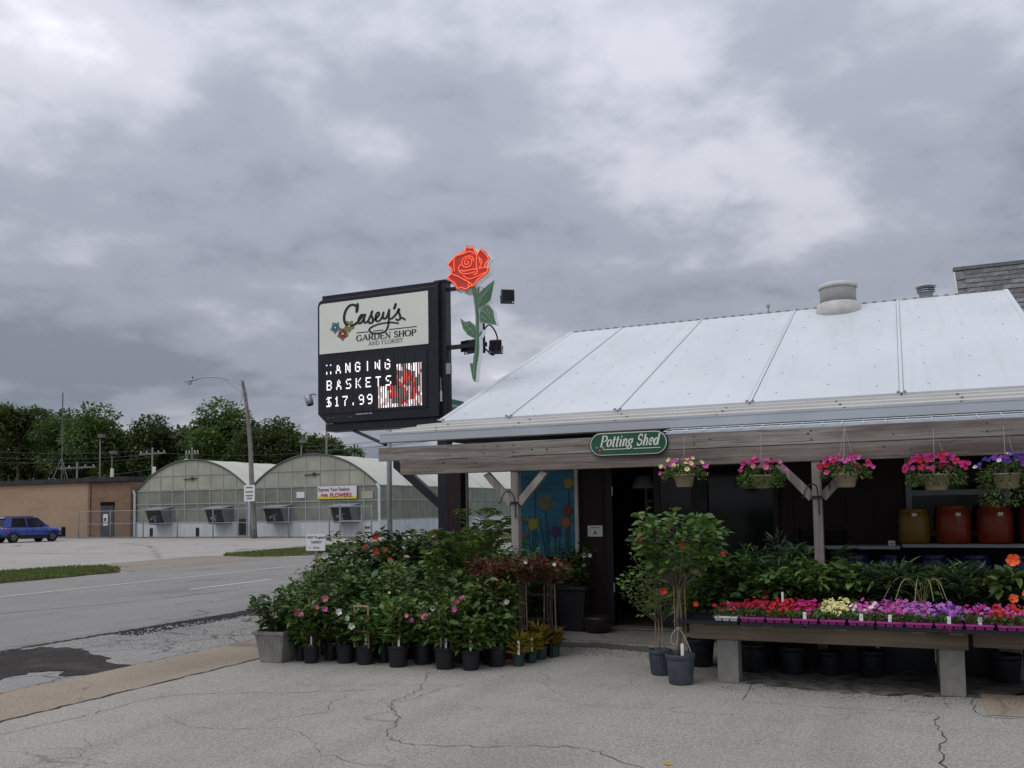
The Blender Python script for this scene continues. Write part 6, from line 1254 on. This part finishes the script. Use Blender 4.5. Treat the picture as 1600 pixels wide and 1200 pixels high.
# pots stored under the bench
for j, (x, y, r0_, h_) in enumerate(((-1.05, 8.95, .13, .26), (-.72, 9.0, .11, .22), (-.35, 9.05, .13, .24), (.75, 9.1, .13, .25))):
    t = thing('empty_pot', (x, y, .005), 'empty black pot stored under the bench, %s from the left' % ordn[j], 'pot', 'empty pots under the bench'); add_pot(t, r0_, h_)
# ================================================================== HANGING BASKETS
def basket(x, z, colors, label, n_f, single, trail=.0, s=1., y=9.13):
    t = thing('hanging_basket', (x, y, z), label, 'hanging basket', 'hanging baskets along the porch beam')
    t.scale = (.93, .93, .93); MB().lathe([(.080*s, -.135*s), (.086*s, -.13*s), (.115*s, -.012), (.124*s, -.010), (.126*s, .006), (.112*s, .006), (.10*s, -.02)], n=26).build('pot', M_TANPOT, t, True); MB().lathe([(.11*s, -.006), (.001, -.004)], n=20, capb=False).build('soil', M_SOIL, t)
    top = 2.36-z
    if single: MB().tube([(0, 0, .10), (0, .06, top)], .0025, 5).build('hanger', M_STRING, t)
    else:
        for k in range(3): a = k*2.1+.4; MB().tube([(cos(a)*.12*s, sin(a)*.12*s, 0), (0, .10, top+.02)], .0022, 5).build('hanger', M_STRING, t)
    for k in range(3 if single else 0): a = k*2.1; MB().tube([(cos(a)*.12*s, sin(a)*.12*s, 0), (0, 0, .12)], .002, 5).build('hanger', M_STRING, t)
    r = np.random.default_rng(int(abs(x)*100)+5); n = 620; a = r.uniform(0, 2*pi, n); q = np.sqrt(r.uniform(0, 1, n))*.24*s; zz_ = .02+.12*s*(1-(q/(.26*s))**2)*r.uniform(.2, 1, n)-np.maximum(0, q-.13*s)*r.uniform(.2, .9+trail*4, n)
    P = np.stack([np.cos(a)*q, np.sin(a)*q, zz_], 1); D = np.stack([np.cos(a), np.sin(a), r.normal(.3, .6, n)], 1)
    if trail:
        m_ = 420; a2 = r.uniform(0, 2*pi, m_); q2 = r.uniform(.12, .22, m_)*s; P = np.concatenate([P, np.stack([np.cos(a2)*q2, np.sin(a2)*q2, -r.uniform(0, trail, m_)], 1)]); D = np.concatenate([D, np.stack([np.cos(a2), np.sin(a2), -r.uniform(0, 1, m_)], 1)])
    stuff(obj('foliage', leaf_mesh('foliage', P, D, r.uniform(.025, .05, len(P)), .018, LEAF['light' if not trail else 'mid']), t))
    rr_ = random.Random(int(x*77)); cd_ = TO_CAM(x, y)
    for k in range(n_f):
        a = rr_.uniform(0, 2*pi); q = sqrt(rr_.uniform(0.05, 1))*.26*s; v = Vector((cos(a)*q, sin(a)*q, .06+.11*s*(1-(q/(.28*s))**2)+rr_.uniform(-.02, .03)-max(0, q-.2*s)*rr_.uniform(.2, 1.2)))
        if v.dot(cd_) < -.12: v.x *= .6; v.y *= -.5
        kd = rr_.choice(colors); flower(kd, .027 if kd != 'white' else .020, t, v, Vector((cos(a)*.5, sin(a)*.5, .6))+cd_*.9, cup=.35)
basket(-2.075, 1.925, ['yellow', 'hotpink', 'hotpink'], 'hanging basket of yellow and pink petunias under the name board', 30, True); basket(-1.305, 1.895, ['hotpink', 'magenta', 'pink'], 'hanging basket of pink petunias, second from the left', 26, True, .12)
basket(-.52, 1.885, ['hotpink', 'hotpink', 'magenta', 'crimson'], 'hanging basket of pink and red petunias beside the porch post', 48, False); basket(.262, 1.86, ['magenta', 'magenta', 'crimson'], 'full hanging basket of magenta petunias before the window', 62, False, .10, 1.15, 9.2); basket(.84, 1.85, ['navy', 'navy', 'purple', 'white'], 'hanging basket of dark violet petunias at the right edge', 34, False, .30, 1.05, 9.2)
# iron hooks on the porch posts
for x, lab in ((-.80, 'black iron plant hook on the post before the window wall'), (-4.05, 'black iron plant hook on the post beside the flower mural')):
    hk = thing('plant_hook', (x, BY+.015, 1.68), lab, 'hook'); MB().tube(cat_rom([(.015, -.008, -.18), (.012, -.01, 0), (.0, -.06, .10), (-.05, -.10, .12), (-.10, -.12, .05), (-.115, -.125, -.01), (-.14, -.13, .0)], 5), .006, 6).build('hook_rod', M_BLACKMETAL, hk); MB().box(-.05, -.006, -.02, .05, .004, .005).build('clamp', M_BLACKMETAL, hk)
# ================================================================== WALL THINGS
mu = thing('flower_mural', (-4.93, WY-.05, .95), 'blue painted mural of sunflowers on the shed wall', 'mural'); mm = m_noise('blue_brushwork', (.024, .125, .20), (.045, .21, .31), 3, .6, bump=.1, stretch=(.6, 1, 5)); MB().box(0, 0, 0, .90, .025, 1.25).build('panel', mm, mu); MB().box(.90, -.012, 0, .945, .03, 1.25).build('trim', M_FLASH, mu)
def sunflower(x, z, r0m, pc, cc, n=16):
    r = r0m
    MB().box(x-.010, -.0035, .0, x+.010, -.0028, z).build('painted_stem', mat('mural_stem', (.022, .075, .075), .6), mu); mb = MB()
    for k in range(n): a = 2*pi*k/n+rq.uniform(-.12, .12); r = r0m*rq.uniform(.82, 1.12); mb.prism([(x+cos(a-.2)*r*.5, z+sin(a-.2)*r*.5), (x+cos(a)*r*1.05, z+sin(a)*r*1.05), (x+cos(a+.2)*r*.5, z+sin(a+.2)*r*.5)], -.0062-.0002*k, -.003)
    mb.build('painted_petals', pc, mu); r = r0m; MB().prism([(x+cos(2*pi*k/14)*r*.62, z+sin(2*pi*k/14)*r*.62) for k in range(14)], -.012, -.0098).build('painted_disc', cc, mu)
rq = random.Random(9)
for k in range(46):
    x = rq.uniform(.02, .88); h_ = rq.uniform(.15, .62); ln_ = rq.uniform(-.10, .10); w_ = rq.uniform(.006, .016); yy = -.0012-.00003*k
    MB().add([(x-w_, yy, 0), (x+w_, yy, 0), (x+ln_*.6+w_*.7, yy, h_*.6), (x+ln_, yy, h_), (x+ln_*.6-w_*.7, yy, h_*.6)], [(0, 1, 2, 3, 4)]).build('painted_blade', [mat('mural_teal', (.018, .085, .095), .6), mat('mural_deep', (.012, .05, .085), .6), mat('mural_leaf', (.035, .10, .05), .6), mat('mural_pale', (.09, .27, .33), .6)][k % 4], mu)
OR_ = mat('mural_orange', (.30, .12, .05), .6); YL_ = mat('mural_yellow', (.30, .25, .05), .6); OL_ = mat('mural_olive', (.15, .15, .05), .6); RD_ = mat('mural_red', (.22, .035, .03), .6); PK_ = mat('mural_rose', (.28, .06, .09), .6); PU_ = mat('mural_plum', (.06, .03, .10), .6)
for a in ((.33, .98, .095, OR_, OR_), (.82, .98, .11, OL_, YL_), (.48, .72, .125, YL_, OL_), (.30, .44, .12, YL_, YL_), (.80, .62, .09, RD_, RD_), (.77, .46, .10, OR_, OR_), (.05, .62, .085, PK_, PK_), (.62, .34, .10, PU_, PU_), (.14, .3, .07, OL_, OL_)): sunflower(*a)
nc = thing('notice_paper', (-3.87, WY-.016, 1.22), 'white paper notice on the maroon wall beside the door', 'notice'); MB().box(0, 0, 0, .205, .003, .145).build('paper', M_TAG, nc); MB().prism([(.075, .03), (.13, .03), (.1025, .085)], -.003, -.0005).build('printed_mark', mat('grey_print', (.16, .16, .17), .6), nc); MB().box(.04, -.003, .112, .165, -.0005, .122).build('printed_line', MATS['grey_print'], nc)
# lamp shade and shelf inside the doorway
ls = thing('lamp_shade', (-3.35, 12.2, 1.86), 'pale lamp shade hanging inside the dark doorway', 'lamp'); MB().lathe([(.17, 0), (.10, .17), (.095, .17), (.165, 0)], n=20, capb=False).build('shade', mat('pale_shade', (.50, .47, .42), .7), ls, True); MB().tube([(0, 0, .17), (0, 0, .63)], .006, 5).build('cord', M_DARK, ls)
si = thing('shop_shelf', (-3.0, 12.6, 0), 'dim display shelf inside the dark doorway', 'shelf')
for z in (.5, 1.0, 1.66): MB().box(-.45, 0, z, .75, .3, z+.03).build('board', M_WINFRAME, si)
for x in (-.45, .71): MB().box(x, .02, .03, x+.04, .28, 2.0).build('side', M_WINFRAME, si)
# shelf with glazed jars
sf = thing('wall_shelf', (0, 0, 0), 'grey wall shelf carrying the orange and yellow jars', 'shelf'); MB().box(-1.42, 10.72, 1.095, -.08, 11.22, 1.13).build('board', M_WINFRAME, sf); MB().box(-.06, 10.70, 1.115, 3.2, 11.22, 1.15).build('board', M_WINFRAME, sf); MB().box(-1.42, 10.74, .62, 3.2, 11.22, .65).build('board', M_DARK, sf)
for x in (-1.40, -.10, 1.5, 3.1): MB().box(x, 10.76, .036, x+.05, 10.80, 1.09).build('leg', M_DARK, sf)
def jar(x, y, z, r, h, m, label, group, name='glazed_jar'):
    t = thing(name, (x, y, z), label, 'jar', group); MB().lathe([(r*.86, 0), (r*.97, .03), (r*1.0, h*.35), (r*.98, h*.7), (r*.90, h*.90), (r*.84, h*.94), (r*.86, h*.965), (r*.86, h), (r*.78, h), (r*.76, h*.92)], n=28).build('body', m, t, True); MB().lathe([(r*.79, h*.95), (.001, h*.95)], n=20, capb=False).build('inside', M_DARK, t)
    for q in range(3): MB().lathe([(r*1.0, h*(.42+.1*q)), (r*1.012, h*(.425+.1*q)), (r*1.0, h*(.43+.1*q))], n=28, capb=False).build('embossed_band', m, t, True)
    return t
M_JY = m_noise('mustard_glaze', (.22, .13, .016), (.17, .10, .013), 6, .3, bump=.1, bscale=14); M_JO = m_noise('orange_red_glaze', (.25, .036, .012), (.18, .025, .010), 6, .3, bump=.1, bscale=14); M_JB = m_noise('navy_glaze', (.010, .018, .055), (.015, .028, .08), 5, .12, bump=.05)
for j, (x, m, lab) in enumerate(((.07, M_JY, 'mustard yellow glazed jar on the wall shelf'), (.46, M_JO, 'orange red glazed jar next to the yellow jar'), (.86, M_JO, 'orange red glazed jar third along the wall shelf'), (1.27, M_JO, 'orange red glazed jar cut by the right edge'))):
    t = jar(x, 10.92, 1.151, .165 if j == 0 else .18, .38 if j == 0 else .41, m, lab, 'glazed jars on the wall shelf'); MB().box(.02 if j else -.02, -.176 if j == 0 else -.178, .30, .07 if j else .03, -.168 if j == 0 else -.165, .335).build('price_tag', M_TAG, t)
for j in range(7): jar(-.55+j*.40, 10.94, .651, .17, .38, M_JB, 'dark blue glazed jar under the wall shelf, %s from the left' % ordn[j], 'dark blue jars under the wall shelf')
bx = thing('small_box', (-.20, 10.85, 1.131), 'tiny white carton on the shelf left of the jars', 'box'); MB().box(0, 0, 0, .07, .05, .05).build('carton', M_TAG, bx); MB().box(.012, -.003, .012, .058, -.0005, .026).build('printed_label', MATS['grey_print'], bx)
pcks = thing('plant_rack', (-1.15, 11.0, 1.131), 'dark low rack on the shelf before the wall', 'rack')
for k in range(3): MB().box(-.02, -.1, .02+.06*k, .5, .1, .03+.06*k).build('shelf_slat', M_DARK, pcks)
for x in (-.02, .48): MB().box(x, -.1, 0, x+.02, .1, .18).build('side', M_DARK, pcks)

# shade under the bench: painted dark ground sheet and added black crates
sheet('bench_shade_sheet', ragged([(-1.45, 8.35), (-.6, 8.2), (.15, 8.3), (1.4, 8.4), (1.4, 9.4), (-1.5, 9.4)], .05, .09, 14), .0088, m_noise('painted_bench_shade', (.06, .054, .047), (.20, .188, .168), 7, .95, bump=0), lot)  # ragged dark sheet, the bench's shade painted on the paving
for j in range(7):  # crates added to keep the space under the bench dark
    t = thing('shading_crate', (-1.85+j*.52, 9.42, .005), 'added black crate darkening the space behind the bench legs, %s from the left' % ordn[j], 'crate', 'added black crates darkening the space under the bench')
    MB().box(0, 0, 0, .48, .34, .03).box(0, 0, .03, .48, .02, .42).box(0, .32, .03, .48, .34, .42).box(0, .02, .03, .02, .32, .42).box(.46, .02, .03, .48, .32, .42).build('shell', M_TRAYBLACK, t)
    for z in (.12, .22, .32): MB().box(.04, -.006, z, .44, -.0005, z+.04).build('rib', M_TRAYBLACK, t)
util_pole(-63.9, 90, 12.5, 'dark slim utility pole below the left end of the shop sign', r=.16)
